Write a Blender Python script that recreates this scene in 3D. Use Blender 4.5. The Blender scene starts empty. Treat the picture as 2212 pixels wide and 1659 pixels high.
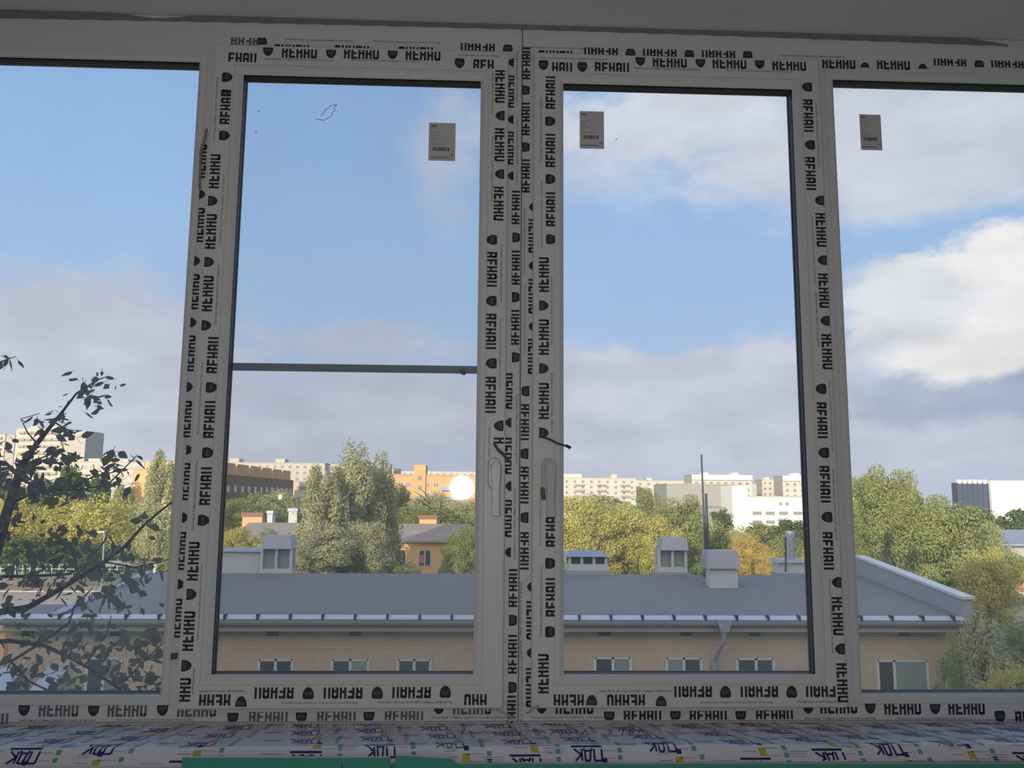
import bpy, math, random
import numpy as np
from mathutils import Vector, Matrix

# ------------------------------------------------------------------ camera
FPX, CX, CY = 1790.0, 1106.0, 829.5
CAM = Vector((0.0, -1.76, 1.45))
_p, _y, _r = math.radians(7.766), math.radians(2.210), math.radians(0.437)
FWD = Vector((math.sin(_y) * math.cos(_p), math.cos(_y) * math.cos(_p), math.sin(_p)))
_rt = Vector((math.cos(_y), -math.sin(_y), 0))
_up = _rt.cross(FWD)
RT = _rt * math.cos(_r) + _up * math.sin(_r)
UP = _up * math.cos(_r) - _rt * math.sin(_r)
scn = bpy.context.scene
C = scn.collection
cd = bpy.data.cameras.new('camera')
cd.sensor_fit = 'HORIZONTAL'; cd.sensor_width = 36.0; cd.lens = FPX / 2212 * 36.0
cd.clip_start = 0.02; cd.clip_end = 3000
cam = bpy.data.objects.new('camera', cd); C.objects.link(cam)
M = Matrix((RT, UP, -FWD)).transposed().to_4x4(); M.translation = CAM
cam.matrix_world = M
scn.camera = cam
scn.view_settings.view_transform = 'Standard'
scn.view_settings.look = 'None'
scn.view_settings.exposure = 0.0
scn.view_settings.gamma = 1.0
scn.view_settings.use_curve_mapping = False
scn.cycles.max_bounces = 14
scn.cycles.diffuse_bounces = 8
scn.cycles.glossy_bounces = 4
scn.cycles.transparent_max_bounces = 24
scn.cycles.caustics_reflective = False
scn.cycles.caustics_refractive = False
scn.cycles.use_denoising = True


def ray(u, v):
    return (FWD + RT * ((u - CX) / FPX) + UP * ((CY - v) / FPX)).normalized()


def P(u, v, Y):                       # point of the picture's ray on the vertical plane at depth Y
    d = ray(u, v)
    return CAM + d * ((Y - CAM.y) / d.y)


def PZ(u, v, Z):                      # point of the ray on the horizontal plane at height Z
    d = ray(u, v)
    return CAM + d * ((Z - CAM.z) / d.z)


GZ = -9.0                             # street level, three and a half floors down

# ------------------------------------------------------------------ sky
world = bpy.data.worlds.new('sky'); scn.world = world
world.use_nodes = True
wn, wl = world.node_tree.nodes, world.node_tree.links
wn.clear()


def wnode(t, **kw):
    n = wn.new(t)
    for k, val in kw.items(): setattr(n, k, val)
    return n


def wmath(op, a, b=None, c=None, clamp=False):
    n = wnode('ShaderNodeMath', operation=op, use_clamp=clamp)
    for i, x in enumerate((a, b, c)):
        if x is None: continue
        if isinstance(x, (int, float)): n.inputs[i].default_value = x
        else: wl.new(x, n.inputs[i])
    return n.outputs[0]


def wmix(fac, a, b):
    n = wnode('ShaderNodeMix', data_type='RGBA')
    for sock, x in ((n.inputs[0], fac), (n.inputs[6], a), (n.inputs[7], b)):
        if isinstance(x, (int, float)): sock.default_value = x
        elif isinstance(x, tuple): sock.default_value = (*x, 1)
        else: wl.new(x, sock)
    return n.outputs[2]


tc = wnode('ShaderNodeTexCoord')
sep = wnode('ShaderNodeSeparateXYZ'); wl.new(tc.outputs['Generated'], sep.inputs[0])
az = wmath('MULTIPLY', wmath('ARCTAN2', sep.outputs[0], sep.outputs[1]), 57.29578)
el = wmath('MULTIPLY', wmath('ARCSINE', sep.outputs[2]), 57.29578)


def wnoise(scale, detail, rough, zs=1.0, off=0.0):
    mp = wnode('ShaderNodeMapping'); wl.new(tc.outputs['Generated'], mp.inputs[0])
    mp.inputs['Scale'].default_value = (1, 1, zs); mp.inputs['Location'].default_value = (off, off * .7, off * .3)
    n = wnode('ShaderNodeTexNoise'); wl.new(mp.outputs[0], n.inputs['Vector'])
    n.inputs['Scale'].default_value = scale; n.inputs['Detail'].default_value = detail
    n.inputs['Roughness'].default_value = rough
    return n


nA = wnoise(7, 8, .62, 1.6)
nB = wnoise(7, 8, .62, 1.6, 3.7)
nC = wnoise(16, 6, .6, 2.5, 8.1)
nD = wnoise(9, 5, .55, 2.8, 5.3)
waz = wmath('ADD', az, wmath('MULTIPLY', wmath('SUBTRACT', nA.outputs[0], .5), 11.0))
wel = wmath('ADD', el, wmath('MULTIPLY', wmath('SUBTRACT', nB.outputs[0], .5), 6.5))


def grad(x, stops):
    mr = wmath('MULTIPLY_ADD', x, 1 / 90.0, 0.0, True)
    n = wnode('ShaderNodeValToRGB'); wl.new(mr, n.inputs[0])
    e = n.color_ramp.elements
    while len(e) < len(stops): e.new(0.5)
    for i, (pos, col) in enumerate(stops):
        e[i].position = pos / 90.0; e[i].color = (*col, 1)
    return n.outputs[0]


sky = grad(el, [(0, (.60, .66, .78)), (5, (.53, .63, .82)), (12, (.44, .63, .92)), (22, (.35, .56, .90)), (34, (.29, .48, .83)), (90, (.16, .28, .6))])


def azel(u, v):
    d = ray(u, v)
    return math.degrees(math.atan2(d.x, d.y)), math.degrees(math.asin(d.z))


def cloud(u, v, ru, rv, col, soft=.55, op=1.0, fine=.35):
    global sky
    a, e = azel(u, v)
    k = .032
    qa = wmath('MULTIPLY', wmath('SUBTRACT', waz, a), 1 / (ru * k))
    qe = wmath('MULTIPLY', wmath('SUBTRACT', wel, e), 1 / (rv * k))
    d = wmath('SQRT', wmath('ADD', wmath('MULTIPLY', qa, qa), wmath('MULTIPLY', qe, qe)))
    d = wmath('ADD', d, wmath('MULTIPLY', wmath('SUBTRACT', nC.outputs[0], .5), fine * 2))
    n = wnode('ShaderNodeMapRange', interpolation_type='SMOOTHSTEP'); wl.new(d, n.inputs[0])
    n.inputs[1].default_value = 1 + soft; n.inputs[2].default_value = 1 - soft
    n.inputs[3].default_value = 0; n.inputs[4].default_value = op
    tex = wnode('ShaderNodeMapRange'); wl.new(nD.outputs[0], tex.inputs[0])
    tex.inputs[1].default_value = .35; tex.inputs[2].default_value = .65
    shade = wmix(tex.outputs[0], tuple(q * .90 for q in col), tuple(q * 1.05 for q in col))
    sky = wmix(n.outputs[0], sky, shade)


PALE = (.67, .69, .80)
cloud(140, 770, 330, 170, PALE, .38, .95, .5)
cloud(20, 900, 500, 90, (.66, .70, .80), .6, .7)
cloud(300, 965, 420, 28, (.74, .76, .82), .6, .6)
cloud(760, 735, 190, 40, PALE, .6, .8, .8)
cloud(900, 880, 330, 90, PALE, .6, .8)
cloud(620, 960, 420, 50, (.66, .70, .80), .6, .7)
cloud(985, 330, 60, 120, PALE, .8, .6, .5)
cloud(1430, 265, 300, 92, (.81, .83, .92), .45, .97, .8)
cloud(1300, 390, 150, 60, (.70, .76, .90), .8, .7, .6)
cloud(1640, 350, 120, 60, (.74, .78, .90), .8, .7, .6)
cloud(2000, 290, 400, 130, (.77, .79, .88), .45, .97)
cloud(2020, 400, 300, 55, (.73, .77, .88), .6, .8, .6)
cloud(1500, 900, 460, 155, (.65, .68, .79), .16, .95, .25)
cloud(1480, 765, 300, 26, (.76, .77, .86), .7, .5)
cloud(1330, 860, 120, 40, (.78, .79, .86), .8, .55)
cloud(2000, 930, 420, 110, (.66, .70, .81), .5, .95)
cloud(2140, 690, 270, 115, (.93, .93, .94), .16, 1.0, .4)
cloud(2230, 620, 140, 110, (1.06, 1.04, 1.02), .25, 1.0, .5)
cloud(1960, 660, 150, 60, (.90, .91, .94), .5, .9)
cloud(1930, 800, 170, 60, (.64, .69, .82), .6, .85)
cloud(2110, 770, 150, 42, (1.02, .99, .97), .5, .9)
cloud(2170, 850, 250, 40, (.42, .49, .65), .5, .85)
cloud(1935, 850, 110, 22, (.55, .61, .75), .6, .7)
# bright hazy evening sky around the low sun, behind the house
bk = wmath('MULTIPLY_ADD', sep.outputs[1], -1.0, 0.0)
bk = wmath('MULTIPLY_ADD', sep.outputs[0], -.45, bk)
gm = wnode('ShaderNodeMapRange', interpolation_type='SMOOTHSTEP'); wl.new(bk, gm.inputs[0])
gm.inputs[1].default_value = -.15; gm.inputs[2].default_value = 1.0; gm.inputs[3].default_value = 0; gm.inputs[4].default_value = 1
sky = wmix(gm.outputs[0], sky, (1.75, 1.55, 1.3))
below = wmath('LESS_THAN', el, -0.5)
sky = wmix(below, sky, (.16, .16, .13))
bg = wnode('ShaderNodeBackground'); wl.new(sky, bg.inputs[0]); bg.inputs[1].default_value = 1.0
wo = wnode('ShaderNodeOutputWorld'); wl.new(bg.outputs[0], wo.inputs[0])

# ------------------------------------------------------------------ sun and the camera's flash
SUN_EL, SUN_AZ = math.radians(12.0), math.radians(24.0)     # low evening sun behind the house
sd = bpy.data.lights.new('sun', 'SUN'); sd.energy = 4.6; sd.color = (1.0, .87, .69); sd.angle = math.radians(.6)
so = bpy.data.objects.new('sun', sd); C.objects.link(so)
ldir = Vector((math.sin(SUN_AZ) * math.cos(SUN_EL), math.cos(SUN_AZ) * math.cos(SUN_EL), -math.sin(SUN_EL)))
so.rotation_euler = ldir.to_track_quat('-Z', 'Y').to_euler()
so.location = (-10, -20, 25)
fd = bpy.data.lights.new('flash', 'POINT'); fd.energy = 11.0; fd.color = (1.0, .98, .97); fd.shadow_soft_size = .045
fo = bpy.data.objects.new('flash', fd); C.objects.link(fo)
fo.location = CAM + RT * -.073 + UP * .036 + FWD * .01

# ------------------------------------------------------------------ materials


def new_mat(name):
    m = bpy.data.materials.new(name); m.use_nodes = True
    nt = m.node_tree
    return m, nt.nodes, nt.links, nt.nodes['Principled BSDF']


def mat(name, col, rough=.6, spec=.4, metal=0.0, noise=0.0, nscale=20, bump=0.0):
    m, n, l, b = new_mat(name)
    b.inputs['Base Color'].default_value = (*col, 1); b.inputs['Roughness'].default_value = rough
    b.inputs['Specular IOR Level'].default_value = spec; b.inputs['Metallic'].default_value = metal
    if noise or bump:
        t = n.new('ShaderNodeTexCoord'); x = n.new('ShaderNodeTexNoise'); l.new(t.outputs['Object'], x.inputs['Vector'])
        x.inputs['Scale'].default_value = nscale; x.inputs['Detail'].default_value = 6
        if noise:
            mx = n.new('ShaderNodeMix'); mx.data_type = 'RGBA'
            mx.inputs[6].default_value = (*[c * (1 - noise) for c in col], 1)
            mx.inputs[7].default_value = (*[min(1, c * (1 + noise)) for c in col], 1)
            l.new(x.outputs[0], mx.inputs[0]); l.new(mx.outputs[2], b.inputs['Base Color'])
        if bump:
            bm = n.new('ShaderNodeBump'); bm.inputs['Strength'].default_value = bump
            l.new(x.outputs[0], bm.inputs['Height']); l.new(bm.outputs[0], b.inputs['Normal'])
    return m


def brick_mat(name, c1, c2, mortar, scale, w=.5, h=.25, ms=.02, rough=.85):
    m, n, l, b = new_mat(name)
    t = n.new('ShaderNodeTexCoord'); mp = n.new('ShaderNodeMapping'); mp.inputs['Rotation'].default_value = (math.pi / 2, 0, 0)
    l.new(t.outputs['Object'], mp.inputs[0])
    k = n.new('ShaderNodeTexBrick'); l.new(mp.outputs[0], k.inputs['Vector'])
    k.inputs['Color1'].default_value = (*c1, 1); k.inputs['Color2'].default_value = (*c2, 1); k.inputs['Mortar'].default_value = (*mortar, 1)
    k.inputs['Scale'].default_value = scale; k.inputs['Brick Width'].default_value = w; k.inputs['Row Height'].default_value = h
    k.inputs['Mortar Size'].default_value = ms
    l.new(k.outputs[0], b.inputs['Base Color']); b.inputs['Roughness'].default_value = rough
    b.inputs['Specular IOR Level'].default_value = .2
    return m


def panel_mat(name, base, seam, w, h):
    m = brick_mat(name, base, tuple(c * .95 for c in base), seam, 1.0, w, h, .09)
    m.node_tree.nodes['Brick Texture'].offset = 0.0
    return m


def leaf_mat(name, cols, trans=.35):
    m = bpy.data.materials.new(name); m.use_nodes = True
    n, l = m.node_tree.nodes, m.node_tree.links; n.clear()
    g = n.new('ShaderNodeNewGeometry'); rp = n.new('ShaderNodeValToRGB'); l.new(g.outputs['Random Per Island'], rp.inputs[0])
    e = rp.color_ramp.elements
    while len(e) < len(cols): e.new(.5)
    for i, c in enumerate(cols):
        e[i].position = i / max(1, len(cols) - 1); e[i].color = (*c, 1)
    d = n.new('ShaderNodeBsdfDiffuse'); tr = n.new('ShaderNodeBsdfTranslucent')
    l.new(rp.outputs[0], d.inputs[0]); l.new(rp.outputs[0], tr.inputs[0])
    mx = n.new('ShaderNodeMixShader'); mx.inputs[0].default_value = trans
    l.new(d.outputs[0], mx.inputs[1]); l.new(tr.outputs[0], mx.inputs[2])
    o = n.new('ShaderNodeOutputMaterial'); l.new(mx.outputs[0], o.inputs[0])
    return m


def glass_mat(name, tint, dust_veil, ior=1.5, rough=0.0):  # light dust plus a milky veil standing in for glare and haze
    m = bpy.data.materials.new(name); m.use_nodes = True
    n, l = m.node_tree.nodes, m.node_tree.links; n.clear()
    tr = n.new('ShaderNodeBsdfTransparent'); tr.inputs[0].default_value = (*tint, 1)
    gl = n.new('ShaderNodeBsdfGlossy'); gl.inputs['Roughness'].default_value = rough
    d1 = n.new('ShaderNodeBsdfDiffuse'); d1.inputs[0].default_value = (.8, .8, .8, 1)
    d2 = n.new('ShaderNodeBsdfTranslucent'); d2.inputs[0].default_value = (.9, .9, .9, 1)
    df = n.new('ShaderNodeMixShader'); df.inputs[0].default_value = .8; l.new(d1.outputs[0], df.inputs[1]); l.new(d2.outputs[0], df.inputs[2])
    fr = n.new('ShaderNodeFresnel'); fr.inputs[0].default_value = ior
    m1 = n.new('ShaderNodeMixShader'); l.new(fr.outputs[0], m1.inputs[0]); l.new(tr.outputs[0], m1.inputs[1]); l.new(gl.outputs[0], m1.inputs[2])
    t = n.new('ShaderNodeTexCoord'); x = n.new('ShaderNodeTexNoise'); l.new(t.outputs['Object'], x.inputs['Vector'])
    x.inputs['Scale'].default_value = 3; x.inputs['Detail'].default_value = 3
    mm = n.new('ShaderNodeMath'); mm.operation = 'MULTIPLY'; l.new(x.outputs[0], mm.inputs[0]); mm.inputs[1].default_value = dust_veil * 2
    m2 = n.new('ShaderNodeMixShader'); l.new(mm.outputs[0], m2.inputs[0]); l.new(m1.outputs[0], m2.inputs[1]); l.new(df.outputs[0], m2.inputs[2])
    o = n.new('ShaderNodeOutputMaterial'); l.new(m2.outputs[0], o.inputs[0])
    return m


def net_mat(name, col, cover):
    m = bpy.data.materials.new(name); m.use_nodes = True
    n, l = m.node_tree.nodes, m.node_tree.links; n.clear()
    tr = n.new('ShaderNodeBsdfTransparent'); df = n.new('ShaderNodeBsdfDiffuse'); df.inputs[0].default_value = (*col, 1)
    mx = n.new('ShaderNodeMixShader'); mx.inputs[0].default_value = cover
    l.new(tr.outputs[0], mx.inputs[1]); l.new(df.outputs[0], mx.inputs[2])
    o = n.new('ShaderNodeOutputMaterial'); l.new(mx.outputs[0], o.inputs[0])
    return m


MT = dict(
    pvc=mat('white_pvc', (.70, .69, .68), .38, .35),
    film=mat('white_film', (.72, .71, .70), .33, .4),
    ink=mat('dark_green_ink', (.036, .050, .054), .5, .2),
    ink_pale=mat('grey_ink', (.17, .17, .175), .5, .2),
    ink_mark=mat('emblem_ink_line', (.20, .22, .23), .5, .2),
    gasket=mat('black_gasket', (.012, .013, .015), .5, .3),
    spacer=mat('dark_spacer', (.045, .046, .05), .55, .3),
    glass=glass_mat('window_glass', (.975, .985, .985), .055, rough=.03),
    net=net_mat('insect_net', (.30, .32, .36), .13),
    screenmetal=mat('grey_screen_metal', (.30, .33, .37), .4, .4),
    plaster=mat('ceiling_plaster', (.70, .685, .67), .8, .2, noise=.03, nscale=9),
    wallpaint=mat('room_paint', (.70, .69, .68), .8, .2, noise=.04, nscale=5),
    floorc=mat('concrete_floor', (.56, .54, .52), .7, .2, noise=.15, nscale=6),
    sealant=mat('grey_sealant', (.24, .235, .22), .9, .1, noise=.3, nscale=35),
    handle=mat('white_handle', (.53, .54, .57), .28, .5),
    sticker=mat('white_sticker', (.62, .60, .58), .6, .2),
    stick_print=mat('sticker_print', (.10, .10, .11), .6, .2),
    stick_pale=mat('sticker_faint_print', (.36, .36, .36), .6, .2),
    stick_green=mat('sticker_green', (.22, .34, .28), .6, .2),
    brown=mat('brown_tape', (.20, .14, .08), .7, .2),
    flap=mat('torn_film', (.10, .09, .085), .4, .4),
    clearflap=mat('clear_film', (.55, .52, .50), .15, .6),
    sillfilm=mat('sill_film', (.66, .65, .72), .22, .5),
    navy=mat('navy_print', (.02, .024, .14), .5, .3),
    navypale=mat('pale_blue_print', (.34, .35, .46), .5, .3),
    navysheen=mat('sheen_blue_print', (.12, .125, .26), .45, .3),  # navy print greyed: sheen on the sill's top put into the colour
    greensheen=mat('sheen_green_print', (.24, .42, .36), .45, .3),  # green print with the same sheen painted in
    green=mat('green_print', (.10, .36, .25), .5, .3),
    yellow=mat('yellow_print', (.46, .41, .08), .5, .3),
    pencil=mat('pencil', (.10, .09, .10), .7, .1),
    gypsum=mat('green_board', (.075, .33, .25), .85, .15, noise=.12, nscale=60),
    paper=mat('board_edge', (.62, .60, .56), .8, .1),
    facade=mat('house_render', (.5, .48, .45), .9, .1),
)

# ------------------------------------------------------------------ mesh helpers


class MB:
    def __init__(s): s.v = []; s.f = []; s.m = []

    def add(s, vs, fs, m=0):
        k = len(s.v); s.v += [tuple(q) for q in vs]
        for f in fs: s.f.append(tuple(i + k for i in f)); s.m.append(m)
        return s

    def box(s, x0, y0, z0, x1, y1, z1, m=0):
        vs = [(x0, y0, z0), (x1, y0, z0), (x1, y1, z0), (x0, y1, z0), (x0, y0, z1), (x1, y0, z1), (x1, y1, z1), (x0, y1, z1)]
        return s.add(vs, [(0, 3, 2, 1), (4, 5, 6, 7), (0, 1, 5, 4), (1, 2, 6, 5), (2, 3, 7, 6), (3, 0, 4, 7)], m)

    def poly(s, pts, m=0): return s.add(pts, [tuple(range(len(pts)))], m)

    def prism(s, pts, d, m=0):         # closed outline pushed along the vector d
        n = len(pts); d = Vector(d); a = [Vector(q) for q in pts]; b = [q + d for q in a]
        fs = [tuple(range(n)), tuple(range(2 * n - 1, n - 1, -1))] + [(i, i + n, (i + 1) % n + n, (i + 1) % n) for i in range(n)]
        return s.add(a + b, fs, m)

    def tube(s, pts, rad, n=8, m=0, cap=True):
        pts = [Vector(q) for q in pts]; vs = []; fs = []
        for i, q in enumerate(pts):
            t = (pts[min(i + 1, len(pts) - 1)] - pts[max(i - 1, 0)]).normalized()
            a = t.cross(Vector((0, 0, 1)) if abs(t.z) < .9 else Vector((0, 1, 0))).normalized(); b = t.cross(a)
            r = rad[i] if isinstance(rad, (list, tuple)) else rad
            for k in range(n):
                an = 2 * math.pi * k / n; vs.append(q + a * (r * math.cos(an)) + b * (r * math.sin(an)))
        for i in range(len(pts) - 1):
            for k in range(n):
                fs.append((i * n + k, i * n + (k + 1) % n, (i + 1) * n + (k + 1) % n, (i + 1) * n + k))
        if cap: fs += [tuple(range(n - 1, -1, -1)), tuple(range((len(pts) - 1) * n, len(pts) * n))]
        return s.add(vs, fs, m)

    def rings(s, outer, inner, prof, m=0):   # mitred frame: prof = (0..1 from outer to inner rect, y)
        rs = []
        for t, y in prof:
            x0, z0, x1, z1 = [o + (i - o) * t for o, i in zip(outer, inner)]
            rs.append([(x0, y, z0), (x1, y, z0), (x1, y, z1), (x0, y, z1)])
        k = len(s.v); s.v += [q for r in rs for q in r]
        for i in range(len(rs) - 1):
            for j in range(4):
                a, b = k + 4 * i + j, k + 4 * i + (j + 1) % 4
                s.f.append((a, b, b + 4, a + 4)); s.m.append(m)
        return s

    def ribbon(s, pts, w, nrm, m=0):
        pts = [Vector(q) for q in pts]; nrm = Vector(nrm)
        for a, b in zip(pts[:-1], pts[1:]):
            t = (b - a).normalized().cross(nrm) * (w / 2)
            s.add([a - t, b - t, b + t, a + t], [(0, 1, 2, 3)], m)
        return s

    def build(s, name, mats, parent=None, smooth=False):
        if not isinstance(mats, (list, tuple)): mats = [mats]
        org = Vector(parent.get('_org', (0, 0, 0))) if parent is not None else Vector((0, 0, 0))
        me = bpy.data.meshes.new(name)
        me.from_pydata([tuple(Vector(q) - org) for q in s.v], [], s.f)
        for q in mats: me.materials.append(q)
        me.polygons.foreach_set('material_index', s.m)
        if smooth: me.polygons.foreach_set('use_smooth', [True] * len(s.f))
        me.update()
        o = bpy.data.objects.new(name, me); C.objects.link(o)
        if parent is not None:
            o.parent = parent; o['_org'] = tuple(org)
        return o


def tag(o, label=None, cat=None, group=None, kind=None):
    for k, val in (('label', label), ('category', cat), ('group', group), ('kind', kind)):
        if val: o[k] = val
    return o


def thing(name, loc, label, cat, group=None, kind=None):
    o = bpy.data.objects.new(name, None); C.objects.link(o); o.location = loc; o.empty_display_size = .1
    o['_org'] = tuple(loc)
    return tag(o, label, cat, group, kind)


def bevel(o, w, seg=2):
    b = o.modifiers.new('soft_edge', 'BEVEL'); b.width = w; b.segments = seg; b.limit_method = 'ANGLE'
    return o


rnd = random.Random(7)

# ================================================================== the room
ZS = 1.45 - .4519                      # underside of the window frames
ZC = 1.45 + 1.0529 + .0135             # ceiling
XL, XR = -1.36, 1.56                   # outer ends of the two window units
XJ = P(1124, 800, 0).x                 # where the two units meet
WT = .30
mb = MB()
mb.box(-42, .075, GZ, 30, .125, ZS - .002)            # parapet and the floors below
mb.box(-42, .075, ZC + .02, 30, .125, GZ + 17.6)     # floors above
mb.box(-42, .075, ZS - .002, XL - .01, .125, ZC + .02)
mb.box(XR + .01, .075, ZS - .002, 30, .125, ZC + .02)
tag(mb.build('wall_front', MT['facade']), 'outer house wall around the window opening', 'wall', kind='structure')
mb = MB(); mb.box(XL - .3, -3.3, -.2, XR + .3, .0745, 0)
tag(mb.build('floor', MT['floorc']), 'bare concrete floor of the loggia below the window', 'floor', kind='structure')
mb = MB(); mb.box(XL - .3, -3.3, ZC, XR + .3, .0745, ZC + .2)
tag(mb.build('ceiling', MT['plaster']), 'grey white ceiling above the window frames', 'ceiling', kind='structure')
for nm, x0, x1 in (('wall_left', XL - .3, XL), ('wall_right', XR, XR + .3)):
    mb = MB(); mb.box(x0, -3.3, 0, x1, .0745, ZC)
    tag(mb.build(nm, MT['wallpaint']), 'painted side wall of the loggia', 'wall', kind='structure')
mb = MB(); mb.box(XL - .3, -3.5, -.2, XR + .3, -3.3, ZC + .2)
tag(mb.build('wall_back', MT['wallpaint']), 'painted wall behind the camera', 'wall', kind='structure')
mb = MB(); mb.box(XL, .0, 0, XR, .0745, ZS - .001)
tag(mb.build('wall_parapet', MT['wallpaint']), 'low wall under the window sill', 'wall', kind='structure')

# ------------------------------------------------------------------ printed film
GLYPH = {
    'R': [(0, 0, .34, 1), (.34, .8, .95, 1), (.66, .55, 1, .9), (.34, .42, .92, .6), (.62, 0, .96, .45)],
    'E': [(0, 0, .36, 1), (.36, .8, 1, 1), (.36, .42, .86, .6), (.36, 0, 1, .2)],
    'H': [(0, 0, .34, 1), (.66, 0, 1, 1), (.34, .42, .66, .6)],
    'A': [(0, 0, .34, .92), (.66, 0, 1, .92), (.14, .8, .86, 1), (.34, .38, .66, .55)],
    'U': [(0, .08, .34, 1), (.66, .08, 1, 1), (.14, 0, .86, .2)],
}
AX = {0: (Vector((1, 0, 0)), Vector((0, 0, 1))), 90: (Vector((0, 0, 1)), Vector((-1, 0, 0))),
      180: (Vector((-1, 0, 0)), Vector((0, 0, -1))), -90: (Vector((0, 0, -1)), Vector((1, 0, 0)))}
CUT = {'B': (.2, 1), 'T': (0, .8), 'M': (.2, .85), 'h': (0, .5), 'q': (0, .2), 'F': (0, 1)}
WORD_L, WORD_H = .0775, .0270
OFF = Vector((0, -.0005, 0))


def clip_y(pts, lo, hi):
    for lim, sgn in ((lo, 1), (hi, -1)):
        out = []
        for i, a in enumerate(pts):
            b = pts[(i + 1) % len(pts)]
            da, db = sgn * (a[1] - lim), sgn * (b[1] - lim)
            if da >= 0: out.append(a)
            if da * db < 0:
                t = da / (da - db); out.append((a[0] + (b[0] - a[0]) * t, a[1] + (b[1] - a[1]) * t))
        pts = out
        if not pts: break
    return pts


def word(mb, c, rot, cut, m=1, first=0, last=5, scale=1.0):
    ax, up = AX[rot]; lo, hi = CUT[cut]; mid = (lo + hi) / 2
    L, H = WORD_L * scale, WORD_H * scale
    for i, ch in list(enumerate('REHAU'))[first:last]:
        for x0, y0, x1, y1 in GLYPH[ch]:
            y0, y1 = max(y0, lo), min(y1, hi)
            if y1 - y0 < .01: continue
            a, b = (i * .206 + x0 * .172 - .5) * L, (i * .206 + x1 * .172 - .5) * L
            q, r = (y0 - mid) * H, (y1 - mid) * H
            mb.poly([c + OFF + ax * a + up * q, c + OFF + ax * b + up * q, c + OFF + ax * b + up * r, c + OFF + ax * a + up * r], m)


SHIELD = [(-.40, .5), (.40, .5), (.52, .36), (.52, .05), (.44, -.2), (.24, -.42), (0, -.5), (-.24, -.42), (-.44, -.2), (-.52, .05), (-.52, .36)]


def emblem(mb, c, rot, cut, m=1, scale=1.0):
    ax, up = AX[rot]; lo, hi = CUT[cut]
    if cut == 'B': lo, hi = 0, 1
    mid = (lo + hi) / 2; s = .0212 * scale; H = .0255 * scale * (1 if cut != 'B' else .92)
    pts = clip_y([(x, y + .5) for x, y in SHIELD], lo, hi)
    if len(pts) < 3: return
    mb.poly([c + OFF + ax * (x * s) + up * ((y - mid) * H) for x, y in pts], m)
    for y in (.42, .52, .62):
        if lo + .08 < y < hi - .1:
            mb.poly([c + OFF * 2 + ax * (x * s) + up * ((yy - mid) * H) for x, yy in ((-.34, y), (.34, y), (.34, y + .035), (-.34, y + .035))], 3)


_txt = {}


def small_text(mb, c, rot, ru=False, L=.150, m=2, H=.0062):
    s = 'Защитную плёнку удалить после монтажа' if ru else 'Remove protective foil after installation of the window'
    if s not in _txt:
        cu = bpy.data.curves.new('t', 'FONT'); cu.body = s; cu.resolution_u = 1
        o = bpy.data.objects.new('t', cu); C.objects.link(o)
        me = bpy.data.meshes.new_from_object(o.evaluated_get(bpy.context.evaluated_depsgraph_get()))
        vs = np.array([q.co[:2] for q in me.vertices]); fs = [tuple(p.vertices) for p in me.polygons]
        vs[:, 0] = (vs[:, 0] - vs[:, 0].min()) / np.ptp(vs[:, 0]) - .5; vs[:, 1] = (vs[:, 1] - vs[:, 1].min()) / np.ptp(vs[:, 1]) - .5
        _txt[s] = (vs, fs)
        bpy.data.objects.remove(o); bpy.data.meshes.remove(me); bpy.data.curves.remove(cu)
    vs, fs = _txt[s]; ax, up = AX[rot]
    mb.add([c + OFF + ax * (x * L) + up * (y * H) for x, y in vs], fs, m)


FILM = [MT['film'], MT['ink'], MT['ink_pale'], MT['ink_mark']]


def film_part(parent, Y, quad, prints, off=.0006):
    """one strip of protective film: quad = four picture corners or world points, prints = what stands on it"""
    mb = MB(); Yp = Y - off
    mb.poly([Vector((q[0], Yp, q[1])) for q in quad], 0)
    for it in prints:
        k, u, v, rot, cut = it[:5]; c = P(u, v, Yp)
        if k == 'w': word(mb, c, rot, cut, 1, *it[5:])
        elif k == 'g': word(mb, c, rot, cut, 2, *it[5:])
        elif k == 'e': emblem(mb, c, rot, cut)
        elif k == 't': small_text(mb, c, rot, cut == 'ru', *it[5:])
    return mb.build('protective_film', FILM, parent)


def run(kinds, rot, cut, pts):
    return [(k, u, v, rot, cut) for k, (u, v) in zip(kinds, pts)]


# ------------------------------------------------------------------ window frames and fixed panes
Fa, Ff = -.6366, .8019
Ft, Fb = 1.45 + .9582, 1.45 - .3994
S2 = (-.5314, 1.45 - .3566, -.0075, 1.45 + .9210)      # glass edges of the left sash
S3 = (.1775, 1.45 - .3566, .6977, 1.45 + .9210)
O2 = (P(428, 700, -.02).x, P(760, 1532, -.02).z, P(1094, 700, -.02).x, P(760, 103, -.02).z)
O3 = (P(1151, 700, -.02).x, P(1500, 1530, -.02).z, P(1797, 760, -.02).x, P(1450, 121, -.02).z)


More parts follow.
